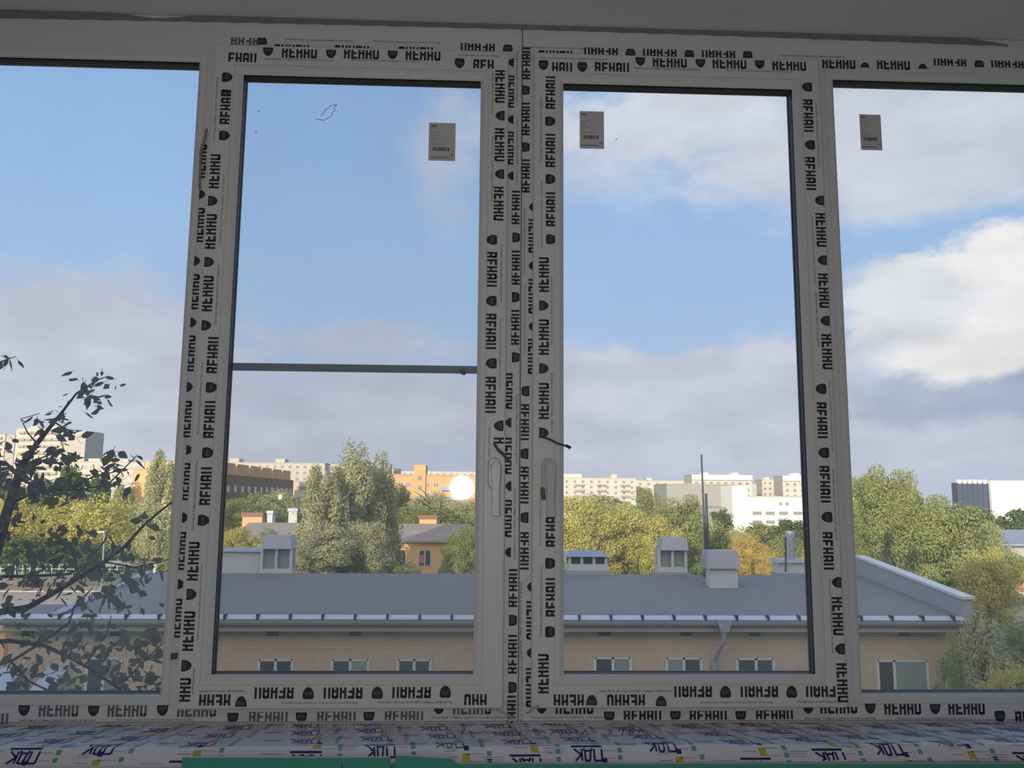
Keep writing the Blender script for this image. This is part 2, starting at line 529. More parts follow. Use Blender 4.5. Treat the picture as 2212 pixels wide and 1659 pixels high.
def igu(parent, r, y0, lip=True):
    """sealed double pane in its rebate"""
    mb = MB()
    for y in (y0, y0 + .022):
        mb.poly([(r[0] - .008, y, r[1] - .008), (r[2] + .008, y, r[1] - .008), (r[2] + .008, y, r[3] + .008), (r[0] - .008, y, r[3] + .008)])
    g = mb.build('glass_pane', MT['glass'], parent)
    big = (r[0] - .011, r[1] - .011, r[2] + .011, r[3] + .011)
    mb = MB(); mb.rings(big, r, [(0, y0 + .0025), (.85, y0 + .0025), (.9, y0 + .0045), (.9, y0 + .0185), (.0, y0 + .0205)])
    mb.build('spacer', MT['spacer'], g)
    mb = MB(); mb.rings(big, r, [(0, y0 - .0042), (.93, y0 - .0038), (1.0, y0 - .0006), (.9, y0 - .0002)])
    mb.rings(big, r, [(.82, y0 + .0225), (1.0, y0 + .0232), (1.0, y0 + .0285), (0, y0 + .030)])
    mb.build('gasket', MT['gasket'], parent)
    return g


def unit(name, x0, x1, fix, opening, label):
    w = thing(name, (x0, 0, ZS), label, 'window', kind='structure')
    fo_ = (fix[0] - .020, fix[1] - .020, fix[2] + .020, fix[3] + .020)
    mb = MB(); D = .058; ch = .003
    zt, zb = ZC - .001, ZS
    # rails and posts of the outer frame
    mb.box(x0, 0, fo_[3], x1, D, zt)
    mb.box(x0, 0, zb, x1, D, fo_[1])
    lo, hi = (fo_, opening) if fix[0] < opening[0] else (opening, fo_)
    mb.box(x0, 0, fo_[1], lo[0], D, fo_[3])
    mb.box(lo[2], 0, fo_[1], hi[0], D, fo_[3])
    mb.box(hi[2], 0, fo_[1], x1, D, fo_[3])
    bevel(mb.build('outer_frame', MT['pvc'], w), .0012, 2)
    # glazing bead round the fixed pane, its joint and outer lip
    mb = MB()
    mb.rings(fo_, fix, [(-.02, .006), (.0, .0004), (.06, -.0006), (.62, -.0006), (.92, .003), (1, .006), (1, .0075), (.5, .0078)])
    mb.build('glazing_bead', MT['pvc'], w)
    mb = MB(); mb.rings(fo_, fix, [(0, .050), (.85, .050), (.85, .0415), (.3, .0412)])
    mb.build('outer_lip', MT['pvc'], w)
    igu(w, fix, .0125)
    return w


FX1 = (XL + .085, Fb, Fa, Ft)
FX2 = (Ff, Fb, XR - .085, Ft)
OP2 = (S2[0] - .038, S2[1] - .038, S2[2] + .038, S2[3] + .038)
OP3 = (S3[0] - .038, S3[1] - .038, S3[2] + .038, S3[3] + .038)
win1 = unit('window_1', XL, XJ - .0006, FX1, OP2, 'left white plastic window unit with a wide fixed pane')
win2 = unit('window_2', XJ + .0006, XR, FX2, OP3, 'right white plastic window unit with a wide fixed pane')

# printed strips on the outer frames
zt1 = Ft + .021
film_part(win1, 0, [(P(470, 90, 0).x, zt1 + .012), (XJ - .002, zt1 + .012), (XJ - .002, P(1000, 72, 0).z), (P(470, 90, 0).x, P(1000, 72, 0).z)],
          [('g', 521, 89, 180, 'M', 0, 4), ('e', 566, 89, 180, 'M'), ('t', 690, 87, 180, 'ru'), ('t', 880, 91, 180, 'en'), ('w', 630, 99, 180, 'q'), ('w', 760, 101, 180, 'q'), ('w', 898, 104, 180, 'q'),
           ('w', 1032, 102, 180, 'M'), ('e', 1097, 104, 180, 'M')])
film_part(win1, 0, [(XL + .01, ZS + .002), (XJ - .002, ZS + .002), (XJ - .002, Fb - .0225), (XL + .01, Fb - .0225)],
          [('g', -25, 1553, 0, 'B'), ('e', 52, 1535, 0, 'T'), ('g', 127, 1536, 0, 'T'), ('e', 202, 1536, 0, 'T'), ('g', 275, 1536, 0, 'T'), ('e', 351, 1535, 0, 'T'),
           ('g', 425, 1541, 0, 'h'), ('e', 503, 1549, 0, 'M'), ('g', 580, 1548, 0, 'M'), ('e', 651, 1548, 0, 'M'), ('g', 727, 1547, 0, 'M'), ('e', 797, 1547, 0, 'M'),
           ('g', 873, 1546, 0, 'M'), ('e', 948, 1536, 0, 'h'), ('g', 1020, 1536, 0, 'h'),
           ('t', 123, 1556, 0, 'ru'), ('t', 335, 1555, 0, 'en'), ('t', 1012, 1550, 0, 'ru')])
film_part(win1, 0, [(Fa + .026, OP2[1]), (O2[0] + .004, OP2[1]), (O2[0] + .004, OP2[3]), (Fa + .026, OP2[3])],
          [('w', 439, 348, 90, 'h'), ('e', 437, 420, 90, 'h'), ('w', 434, 486, 90, 'h'), ('e', 426, 564, 90, 'h'), ('w', 423, 630, 90, 'h'), ('e', 418, 697, 90, 'h'), ('w', 414, 763, 90, 'h'),
           ('e', 410, 836, 90, 'h'), ('w', 406, 905, 90, 'h'), ('e', 409, 972, 90, 'h'), ('w', 404, 1040, 90, 'h'), ('e', 400, 1118, 90, 'h'), ('w', 395, 1190, 90, 'h'), ('e', 391, 1262, 90, 'h'), ('w', 386, 1335, 90, 'h')])
film_part(win1, 0, [(O2[2] - .004, OP2[1] - .012), (XJ - .003, OP2[1] - .03), (XJ - .003, OP2[3] + .03), (O2[2] - .004, OP2[3] + .012)],
          run('eweweweweweweweweww', -90, 'h', [(1104, 135), (1104, 198), (1103, 258), (1103, 320), (1103, 380)]) +
          run('wewewe', 90, 'M', [(1114, 448), (1115, 513), (1114, 578), (1114, 642), (1113, 707), (1114, 772)]) +
          run('wewewewe', -90, 'h', [(1100, 845), (1098, 913), (1098, 985), (1098, 1050), (1098, 1120), (1097, 1193)]) +
          run('wewew', 90, 'M', [(1108, 1270), (1108, 1340), (1107, 1413), (1107, 1485), (1105, 1545)]) +
          [('t', 1117, 165, -90, 'ru', .12), ('t', 1117, 330, -90, 'en'), ('t', 1116, 925, -90, 'ru'), ('t', 1112, 1130, -90, 'ru')], .0018)
film_part(win2, 0, [(XJ + .003, OP3[1] - .03), (O3[0] + .004, OP3[1] - .012), (O3[0] + .004, OP3[3] + .012), (XJ + .003, OP3[3] + .03)],
          run('wewewe', 90, 'M', [(1137, 137), (1136, 195), (1136, 257), (1136, 318), (1136, 380)]) +
          run('ewewew', -90, 'h', [(1149, 447), (1148, 510), (1148, 574), (1148, 640), (1148, 705), (1147, 770)]) +
          run('eweweww', -90, 'M', [(1135, 845), (1134, 912), (1133, 980), (1133, 1048), (1133, 1118), (1133, 1190)]) +
          run('ewewe', -90, 'h', [(1145, 1268), (1144, 1340), (1144, 1410), (1143, 1485)]) +
          [('t', 1133, 520, -90, 'ru'), ('t', 1133, 690, -90, 'en'), ('t', 1125, 1340, 90, 'ru'), ('t', 1127, 1490, 90, 'en')], .0018)
film_part(win2, 0, [(XJ + .002, zt1 + .012), (XR - .01, zt1 + .012), (XR - .01, P(1000, 72, 0).z), (XJ + .002, P(1000, 72, 0).z)],
          [('t', 1190, 103, 180, 'en'), ('w', 1200, 112, 180, 'q'), ('w', 1298, 111, 180, 'M'), ('e', 1362, 113, 180, 'M'), ('w', 1425, 114, 180, 'M'), ('e', 1489, 116, 180, 'M'), ('w', 1552, 117, 180, 'M'), ('e', 1615, 118, 180, 'M'),
           ('t', 1755, 122, 180, 'ru'), ('w', 1812, 139, 0, 'T'), ('e', 1868, 140, 180, 'h'), ('w', 1930, 141, 0, 'T'), ('e', 1993, 143, 180, 'h'), ('w', 2052, 135, 180, 'M'), ('e', 2115, 138, 180, 'M'), ('w', 2176, 139, 180, 'M')])
film_part(win2, 0, [(XJ + .002, ZS + .002), (XR - .01, ZS + .002), (XR - .01, Fb - .0225), (XJ + .002, Fb - .0225)],
          [('e', 1170, 1535, 0, 'h'), ('w', 1241, 1535, 0, 'h'), ('e', 1316, 1546, 0, 'M'), ('w', 1388, 1545, 0, 'M'), ('e', 1459, 1545, 0, 'M'), ('w', 1530, 1545, 0, 'M'), ('e', 1600, 1545, 0, 'M'), ('w', 1673, 1544, 0, 'M'),
           ('e', 1746, 1535, 0, 'h'), ('w', 1812, 1534, 0, 'h'), ('e', 1880, 1531, 0, 'T'), ('w', 1950, 1532, 0, 'T'), ('e', 2020, 1532, 0, 'T'), ('w', 2088, 1532, 0, 'T'), ('e', 2160, 1548, 0, 'B'), ('w', 2232, 1548, 0, 'B'),
           ('t', 1228, 1550, 0, 'en'), ('t', 1815, 1552, 0, 'ru'), ('t', 2015, 1552, 0, 'en')])

# grey sealant smeared along the joint with the ceiling
mb = MB(); us = list(range(-330, 2200, 22)); top = []; bot = []
for u in us:
    v1 = 38 + (u / 2212) * 62 - 7 * math.sin(math.pi * min(1, max(0, u / 2212)))
    th = 15 + 3.0 * math.sin(u * .013) + 1.5 * math.sin(u * .041 + 1)
    if 275 < u < 400: th *= .30 + .6 * abs(u - 335) / 62
    if u > 2060: th *= max(.1, (2200 - u) / 140)
    bot.append(P(u, v1 + .8 * math.sin(u * .09), -.0025)); top.append(P(u, v1 - th, -.0025))
k = len(us)
mb.add(bot + top, [(i, i + 1, i + 1 + k, i + k) for i in range(k - 1)])
mb.add([q + Vector((0, .0024, 0)) for q in bot] + bot, [(i, i + 1, i + 1 + k, i + k) for i in range(k - 1)])
tag(mb.build('trim_1', MT['sealant']), 'uneven grey sealant line between ceiling and window frames', 'trim', kind='structure')

# ------------------------------------------------------------------ opening sashes


def sash(name_label, o, r, films, handle_px, Y=-.02):
    t = thing('window_sash', (o[0], 0, o[1]), name_label, 'window sash', 'opening casement sashes')
    mb = MB()
    mb.rings(o, r, [(0, -.0006), (0, Y + .0035), (.012, Y + .001), (.04, Y), (.70, Y), (.86, Y + .0002), (.86, .026), (0, .026), (0, .012)])
    mb.build('sash_frame', MT['pvc'], t)
    mb = MB()
    mb.rings(o, r, [(.705, Y - .0004), (.72, Y - .0012), (.86, Y - .0012), (.95, Y + .003), (1.0, Y + .006), (1.0, Y + .0075), (.9, Y + .008)])
    mb.build('glazing_bead', MT['pvc'], t)
    igu(t, r, Y + .0125)
    for s, pr in films.items():
        a, b = .05, .69
        R = lambda f: [q + (p - q) * f for q, p in zip(o, r)]
        i, j = R(a), R(b)
        quad = {'left': [(i[0], i[1]), (j[0], j[1]), (j[0], j[3]), (i[0], i[3])], 'right': [(j[2], j[1]), (i[2], i[1]), (i[2], i[3]), (j[2], j[3])],
                'top': [(j[0], j[3]), (j[2], j[3]), (i[2], i[3]), (i[0], i[3])], 'bottom': [(i[0], i[1]), (i[2], i[1]), (j[2], j[1]), (j[0], j[1])]}[s]
        film_part(t, Y, quad, pr)
    # handle: oval plate, round boss, hanging lever
    u, v = handle_px
    c = P(u, v, Y)
    h = MB()

    def slab(w, zt_, zb_, y0, y1, n=10, dx=0.0):
        pts = []
        for k_ in range(n + 1):
            an = math.pi * k_ / n; pts.append((c.x + dx + w * math.cos(an), c.z + zt_ + w * math.sin(an) - w))
        for k_ in range(n + 1):
            an = math.pi + math.pi * k_ / n; pts.append((c.x + dx + w * math.cos(an), c.z + zb_ + w * math.sin(an) + w))
        h.prism([(x, y0, z) for x, z in pts], (0, y1 - y0, 0))
    slab(.0135, .033, -.034, Y - .0005, Y - .011)
    hp = bevel(h.build('handle', MT['handle'], t), .003, 3)
    h = MB()
    prof = []
    for k_ in range(9):
        an = math.pi * k_ / 8; prof.append((.0105 * math.cos(an), .012 + .0105 * math.sin(an)))
    prof += [(-.0098, -.004), (-.0078, -.03), (-.0080, -.06), (-.0095, -.086), (-.0080, -.0885), (.0080, -.0885), (.0095, -.086), (.0080, -.06), (.0078, -.03), (.0098, -.004)]
    h.prism([(c.x + .0035 + x, Y - .026, c.z + z) for x, z in prof], (0, -.012, 0))
    h.tube([(c.x, Y - .011, c.z + .012), (c.x, Y - .028, c.z + .012)], .0085, 14)
    bevel(h.build('lever', MT['handle'], hp), .0035, 3)
    return t


f2 = dict(
    left=[('e', 491, 167, 90, 'B'), ('w', 487, 232, 90, 'B'), ('e', 485, 293, 90, 'B'), ('w', 464, 370, 90, 'T'), ('e', 460, 434, 90, 'T'), ('w', 456, 500, 90, 'T'), ('e', 452, 566, 90, 'T'),
          ('w', 449, 634, 90, 'T'), ('e', 446, 703, 90, 'T'), ('w', 459, 767, 90, 'B'), ('e', 457, 837, 90, 'B'), ('w', 452, 906, 90, 'B'), ('e', 449, 978, 90, 'B'), ('w', 444, 1050, 90, 'B'),
          ('e', 440, 1124, 90, 'B'), ('w', 418, 1212, 90, 'T'), ('e', 414, 1284, 90, 'T'), ('w', 408, 1363, 90, 'T'), ('e', 403, 1438, 90, 'T'), ('w', 399, 1508, 90, 'T', 2, 5),
          ('w', 490, 170, 90, 'B', 0, 1), ('t', 466, 237, 90, 'ru'), ('t', 480, 450, 90, 'en'), ('t', 469, 638, 90, 'ru', .13), ('t', 433, 860, 90, 'en'), ('t', 421, 1070, 90, 'ru', .14), ('t', 432, 1300, 90, 'en'), ('t', 418, 1470, 90, 'ru', .05)],
    top=[('w', 516, 124, 0, 'B', 1, 5), ('e', 579, 112, 0, 'T'), ('w', 647, 116, 0, 'T'), ('e', 715, 117, 0, 'T'), ('w', 781, 118, 0, 'T'), ('e', 848, 119, 0, 'T'), ('w', 914, 121, 0, 'T'),
         ('e', 993, 137, 0, 'B'), ('w', 1060, 139, 0, 'B', 0, 3), ('t', 646, 129, 0, 'ru'), ('t', 834, 132, 0, 'en'), ('t', 1035, 120, 0, 'ru', .09)],
    right=[('w', 1080, 187, -90, 'T'), ('e', 1080, 250, -90, 'T'), ('w', 1079, 313, -90, 'T'), ('e', 1079, 376, -90, 'T'), ('w', 1077, 440, -90, 'T'), ('e', 1062, 518, -90, 'B'), ('w', 1063, 582, -90, 'B'),
           ('e', 1061, 650, -90, 'B'), ('w', 1061, 716, -90, 'B'), ('e', 1061, 785, -90, 'B'), ('w', 1060, 853, -90, 'B'), ('e', 1077, 920, -90, 'T'), ('w', 1077, 985, -90, 'T', 0, 1),
           ('t', 1064, 200, -90, 'ru', .10), ('t', 1063, 365, -90, 'en'), ('t', 1083, 590, -90, 'ru', .13), ('t', 1080, 765, -90, 'en'), ('t', 1057, 955, -90, 'ru', .065)],
    bottom=[('w', 455, 1512, 180, 'T', 0, 4), ('e', 521, 1515, 180, 'T'), ('w', 592, 1497, 180, 'B'), ('e', 666, 1497, 180, 'B'), ('w', 741, 1497, 180, 'B'), ('e', 815, 1496, 180, 'B'), ('w', 889, 1496, 180, 'B'),
            ('e', 962, 1494, 180, 'B'), ('w', 1044, 1511, 180, 'T', 2, 5), ('t', 690, 1518, 180, 'en'), ('t', 898, 1517, 180, 'ru'), ('t', 480, 1493, 180, 'ru', .09)])
f3 = dict(
    left=[('w', 1189, 200, 90, 'B'), ('e', 1189, 262, 90, 'B'), ('w', 1189, 325, 90, 'B'), ('e', 1190, 387, 90, 'B'), ('w', 1190, 452, 90, 'B'), ('e', 1191, 517, 90, 'B'), ('w', 1175, 593, 90, 'T'),
          ('e', 1175, 660, 90, 'T'), ('w', 1175, 728, 90, 'T'), ('e', 1175, 796, 90, 'T'), ('w', 1175, 866, 90, 'T'), ('e', 1175, 935, 90, 'T'), ('w', 1190, 1140, 90, 'B', 0, 4), ('e', 1190, 1217, 90, 'B'),
          ('w', 1190, 1290, 90, 'B'), ('e', 1190, 1365, 90, 'B'), ('w', 1174, 1455, 90, 'T'),
          ('t', 1169, 280, 90, 'ru'), ('t', 1170, 460, 90, 'en'), ('t', 1192, 670, 90, 'en'), ('t', 1192, 870, 90, 'ru', .13), ('t', 1168, 1120, 90, 'en', .11), ('t', 1169, 1300, 90, 'ru', .14)],
    top=[('e', 1174, 141, 0, 'B'), ('w', 1199, 144, 0, 'B', 2, 5), ('e', 1258, 145, 0, 'B'), ('w', 1322, 145, 0, 'B'), ('e', 1383, 133, 0, 'T'), ('w', 1447, 136, 0, 'T'), ('e', 1513, 137, 0, 'T'), ('w', 1576, 139, 0, 'T'),
         ('e', 1641, 140, 0, 'T'), ('w', 1705, 143, 0, 'T'), ('t', 1240, 127, 0, 'en'), ('t', 1440, 149, 0, 'ru'), ('t', 1640, 154, 0, 'en')],
    right=[('e', 1743, 188, -90, 'B'), ('w', 1746, 250, -90, 'B'), ('e', 1749, 313, -90, 'B'), ('w', 1751, 375, -90, 'B'), ('e', 1770, 433, -90, 'T'), ('w', 1773, 497, -90, 'T'), ('e', 1776, 562, -90, 'T'), ('w', 1779, 628, -90, 'T'),
           ('e', 1782, 693, -90, 'T'), ('w', 1786, 760, -90, 'T'), ('e', 1773, 840, -90, 'B'), ('w', 1776, 908, -90, 'B'), ('e', 1779, 978, -90, 'B'), ('w', 1782, 1046, -90, 'B'), ('e', 1786, 1117, -90, 'B'), ('w', 1789, 1190, -90, 'B'),
           ('e', 1807, 1258, -90, 'T'), ('w', 1809, 1331, -90, 'T'), ('e', 1814, 1402, -90, 'T'), ('w', 1819, 1475, -90, 'T'),
           ('t', 1766, 290, -90, 'ru'), ('t', 1757, 540, -90, 'en'), ('t', 1765, 690, -90, 'ru', .12), ('t', 1795, 900, -90, 'en'), ('t', 1803, 1090, -90, 'ru'), ('t', 1795, 1330, -90, 'en')],
    bottom=[('w', 1220, 1512, 180, 'T', 0, 4), ('e', 1278, 1512, 180, 'T'), ('w', 1352, 1512, 180, 'T'), ('e', 1428, 1514, 180, 'T'), ('w', 1497, 1494, 180, 'B'), ('e', 1567, 1494, 180, 'B'), ('w', 1640, 1494, 180, 'B'),
            ('e', 1710, 1494, 180, 'B'), ('w', 1781, 1494, 180, 'B', 1, 5), ('t', 1375, 1493, 180, 'ru'), ('t', 1590, 1517, 180, 'en'), ('t', 1775, 1516, 180, 'ru', .10)])
sash2 = sash('left white casement sash, net and grey crossbar behind its glass', O2, S2, f2, (1067, 1022))
sash3 = sash('right white casement sash with clear glass and no crossbar', O3, S3, f3, (1183, 1024))

# insect screen outside the left sash
r = (S2[0] - .042, S2[1] - .042, S2[2] + .042, S2[3] + .042)
scr = thing('insect_screen', (r[0], .065, r[1]), 'grey framed insect screen outside the left sash', 'insect screen')
mb = MB(); mb.rings((r[0] - .02, r[1] - .02, r[2] + .02, r[3] + .02), r, [(0, .060), (1, .060), (1, .070), (0, .070), (0, .060)])
mb.build('screen_frame', MT['screenmetal'], scr)
za, zb_ = P(770, 787, .06).z, P(770, 803, .06).z
mb = MB(); mb.box(r[0], .060, zb_, r[2], .069, za)
bevel(mb.build('crossbar', MT['screenmetal'], scr), .0015)
mb = MB(); mb.poly([(r[0], .0695, r[1]), (r[2], .0695, r[1]), (r[2], .0695, r[3]), (r[0], .0695, r[3])])
mb.build('mesh_net', MT['net'], scr)
c = P(1000, 803, .058); mb = MB()
mb.prism([(c.x - .008, .0585, c.z + .003), (c.x + .002, .0585, c.z + .009), (c.x + .009, .0585, c.z), (c.x + .004, .0585, c.z - .008), (c.x - .005, .0585, c.z - .005)], (0, -.002, 0))
tag(mb.build('pull_tab', MT['brown'], scr), 'brown tape tab')

# torn bits of film
mb = MB(); q = [P(1067, 957, -.022), P(1076, 972, -.027), P(1088, 982, -.024), P(1098, 996, -.021)]
mb.ribbon(q, .0065, (0, 1, .3)); tag(mb.build('film_flap', MT['flap'], sash2), 'dark twisted shred of film')
mb = MB(); q = [P(1172, 944, -.022), P(1190, 950, -.028), P(1204, 958, -.026), P(1215, 961, -.03), P(1222, 963, -.034)]
mb.ribbon(q, .0052, (0, 1, -.3)); mb.ribbon([P(1222, 962, -.034), P(1233, 968, -.03)], .006, (0, 1, .6)); tag(mb.build('film_flap', MT['flap'], sash3), 'dark torn shred sticking out over the glass')
mb = MB(); mb.ribbon([P(1172, 1052, -.022), P(1173, 1066, -.024), P(1175, 1080, -.022)], .010, (0, 1, .2)); tag(mb.build('film_flap', MT['brown'], sash3), 'brown scrap of film beside the handle')
mb = MB(); mb.ribbon([P(446, 278, -.003), P(443, 300, -.006), P(434, 325, -.005), P(433, 360, -.004), P(431, 395, -.003), P(432, 412, -.002)], .0055, (0, 1, .15))
tag(mb.build('film_flap', MT['sealant'], win1), 'long crumpled grey shred of film')
mb = MB(); mb.ribbon([P(1062, 1531, -.022), P(1080, 1534, -.030), P(1095, 1545, -.024), P(1112, 1553, -.008)], .006, (0, 1, .5))
mb.build('film_flap', MT['clearflap'], sash2)
mb = MB(); mb.ribbon([P(1165, 1524, -.022), P(1150, 1530, -.028), P(1138, 1542, -.012)], .005, (0, 1, .5))
mb.build('film_flap', MT['clearflap'], sash3)
mb = MB(); mb.box(P(373, 1415, 0).x, -.012, P(373, 1422, 0).z, P(384, 1415, 0).x, -.001, P(373, 1410, 0).z)
mb.build('striker_clip', MT['flap'], win1)
# scribble and specks on the left sash glass
mb = MB(); yy = -.0105
for st in ([(682, 257), (700, 260), (716, 250), (718, 243), (724, 238), (722, 231), (728, 226), (715, 228), (702, 238), (693, 252)],):
    mb.ribbon([P(u, v, yy) for u, v in st], .0011, (0, 1, 0))
mb.build('pen_scribble', MT['ink'], sash2)
for u, v in ((558, 239), (552, 285), (1330, 300)):
    mb = MB(); mb.ribbon([P(u, v, yy), P(u + 2, v + 2, yy)], .0022, (0, 1, 0)); mb.build('paint_speck', MT['ink'], sash2 if u < 1000 else sash3)


def sticker(u0, v0, u1, v1, Y, label):
    a, b = P(u0, v0, Y), P(u1, v1, Y); W, H = b.x - a.x, a.z - b.z
    t = MB(); t.box(a.x, Y - .0004, b.z, b.x, Y, a.z, 0)
    bar = lambda x0, y0, x1, y1, m: t.poly([(a.x + W * x, Y - .0007, a.z - H * y) for x, y in ((x0, y0), (x1, y0), (x1, y1), (x0, y1))], m)
    rr = random.Random(3)
    bar(.08, .07, .28, .095, 1); bar(.08, .11, .33, .125, 2)
    for y, x1 in ((.25, .45), (.32, .32), (.36, .26), (.42, .38), (.49, .28), (.56, .62)): bar(.08, y, x1, y + .014, 2)
    x = .14
    while x < .76:
        w = rr.choice((.01, .015, .03, .045)); bar(x, .645, min(x + w, .78), .745, 1); x += w + rr.choice((.008, .012, .02))
    bar(.84, .82, .92, .87, 3); bar(.06, .90, .78, .935, 3)
    return tag(t.build('glass_sticker', [MT['sticker'], MT['stick_print'], MT['stick_pale'], MT['stick_green']]), label, 'sticker', 'white barcode stickers on the window glass')


sticker(927, 265, 983, 348, -.0080, 'white barcode sticker on the glass of the left sash')
sticker(1252, 240, 1305, 322, -.0080, 'white barcode sticker on the glass of the right sash')
sticker(1856, 247, 1906, 325, .0122, 'white barcode sticker on the wide fixed pane at the right')

# ------------------------------------------------------------------ sill
zs = ZS - .002
yF = PZ(1106, 1612, zs).y
x0, x1 = XL + .002, XR - .002
zn = P(1106, 1656, yF).z
sill = thing('window_sill', (0, yF, zn), 'white inner sill board wrapped in printed film under the windows', 'window sill')
mb = MB(); pr = [(-.003, zs - .0005), (yF + .006, zs - .0005), (yF + .001, zs - .004), (yF, zs - .010), (yF, zn + .008), (yF + .004, zn), (-.001, zn)]
mb.prism([(x0, y, z) for y, z in pr], (x1 - x0, 0, 0))
mb.build('sill_board', MT['pvc'], sill)
mb = MB(); MS = [MT['sillfilm'], MT['navy'], MT['navypale'], MT['green'], MT['yellow'], MT['pencil'], MT['navysheen'], MT['greensheen']]
path = [(-.004, zs), (yF + .0062, zs), (yF + .0024, zs - .0012), (yF + .0002, zs - .0042), (yF - .0005, zs - .010), (yF - .0005, zn + .006)]
plen = [0.0]
for (ya, za_), (yb, zb2) in zip(path[:-1], path[1:]): plen.append(plen[-1] + math.hypot(yb - ya, zb2 - za_))
for (ya, za_), (yb, zb2) in zip(path[:-1], path[1:]):
    mb.add([(x0, ya, za_), (x1, ya, za_), (x1, yb, zb2), (x0, yb, zb2)], [(0, 1, 2, 3)], 0)


def on_sill(x, s, lift=.0004):         # s = distance along the film from the window
    for i in range(len(path) - 1):
        if s <= plen[i + 1] or i == len(path) - 2:
            f = (s - plen[i]) / (plen[i + 1] - plen[i]); (ya, za_), (yb, zb2) = path[i], path[i + 1]
            n = Vector((0, -(za_ - zb2), ya - yb)); n = Vector((0, -(za_ - zb2), abs(ya - yb))).normalized()
            return Vector((x, ya + (yb - ya) * f, za_ + (zb2 - za_) * f)) + n * lift


def sq(pts, m, lift=.0004): mb.poly([on_sill(x, s, lift) for x, s in pts if True], m)


smax = plen[-1]


def srect(xa, sa, xb, sb, m, sk=0.0, lift=.0004):
    sa, sb = max(.003, sa), min(smax, sb)
    if sb - sa < .0005: return
    cuts = [sa] + [q for q in plen[1:-1] if sa < q < sb] + [sb]
    for p0, p1 in zip(cuts[:-1], cuts[1:]):
        mb.add([on_sill(xa + sk * p0, p0, lift), on_sill(xb + sk * p0, p0, lift), on_sill(xb + sk * p1, p1, lift), on_sill(xa + sk * p1, p1, lift)], [(0, 1, 2, 3)], m)


def sstroke(x, s, L, H, segs, w, m, sk):
    # strokes drawn in a box turned half round: (0,0) bottom left of the letter is upper right on the sill
    for (ax_, ay_), (bx_, by_) in segs:
        n = 6
        for i in range(n):
            t0, t1 = i / n, (i + 1) / n
            p = [(x - (ax_ + (bx_ - ax_) * t) * L, s + (ay_ + (by_ - ay_) * t) * H) for t in (t0, t1)]
            if min(p[0][1], p[1][1]) < .004 or max(p[0][1], p[1][1]) > smax - .001: continue
            a = on_sill(p[0][0] + sk * p[0][1], p[0][1], .0006); b = on_sill(p[1][0] + sk * p[1][1], p[1][1], .0006)
            nr = Vector((0, -.02, 1)) if p[0][1] < plen[1] else Vector((0, 1, 0))
            d = (b - a)
            if d.length < 1e-6: continue
            mb.ribbon([a, b], w, nr, m)


PE = [((0, 0), (0, 1)), ((0, 1), (1, 1)), ((1, 1), (1, 0))]
DE = [((.12, .16), (.3, 1)), ((.3, 1), (.88, 1)), ((.88, 1), (.88, .16)), ((0, .16), (1, .16)), ((0, .16), (0, -.05)), ((1, .16), (1, -.05))]
KA = [((0, 0), (0, 1)), ((.05, .5), (.9, 1)), ((.05, .5), (1, 0))]


def sill_cell(x, s, sk, rich):
    """one repeat of the film's print, turned head down; x,s = its upper right corner"""
    W, H = .0140, .0205
    for i, g in enumerate((PE, DE, KA)): sstroke(x - i * .0185, s, W, H, g, .0036, 1 if rich else 6, sk)
    srect(x - .056, s - .0065, x + .001, s - .0025, 1 if rich else 2, sk)
    srect(x - .016, s - .0235, x - .002, s - .0095, 4, sk)
    srect(x - .046, s - .0185, x - .022, s - .0168, 2, sk)
    srect(x - .012, s - .038, x - .003, s - .029, 1 if rich else 2, sk)
    for k_ in range(3): srect(x - .046, s - .035 + k_ * .0032, x - .018 - .004 * k_, s - .0338 + k_ * .0032, 2, sk)
    gx = x + .038
    for k_ in range(4): srect(gx - .0085, s - .028 + k_ * .0130, gx, s - .0195 + k_ * .0130, 3 if s - .02 + k_ * .013 > plen[1] - .006 else 7, sk)
    for k_ in range(4): srect(gx - .046 + .004 * k_, s - .0235 + k_ * .0130, gx - .014, s - .0222 + k_ * .0130, 2, sk)
    for k_ in range(3): srect(x - .108 + .004 * k_, s - .002 + k_ * .0042, x - .066 - .003 * k_, s - .0006 + k_ * .0042, 2, sk)


rr = random.Random(11)
for i, xc in enumerate(np.arange(-1.20, 1.6, .1265)):
    sk = -.42 if xc < -.55 else (-.25 + .25 * (xc + .55) / .25 if xc < -.3 else (.1 if xc < .2 else .45 * min(1, (xc - .2) / .3)))
    s0 = (plen[4] + .019 - .0155 * (i + 1)) % .054
    for k_ in range(-1, 4):
        s = s0 + k_ * .054
        sill_cell(xc + (-.010 if xc < -.4 else .012) * k_, s, sk, s > plen[1] - .012)  # rows on the top take the inks with painted sheen
filmo = mb.build('protective_film', MS, sill)
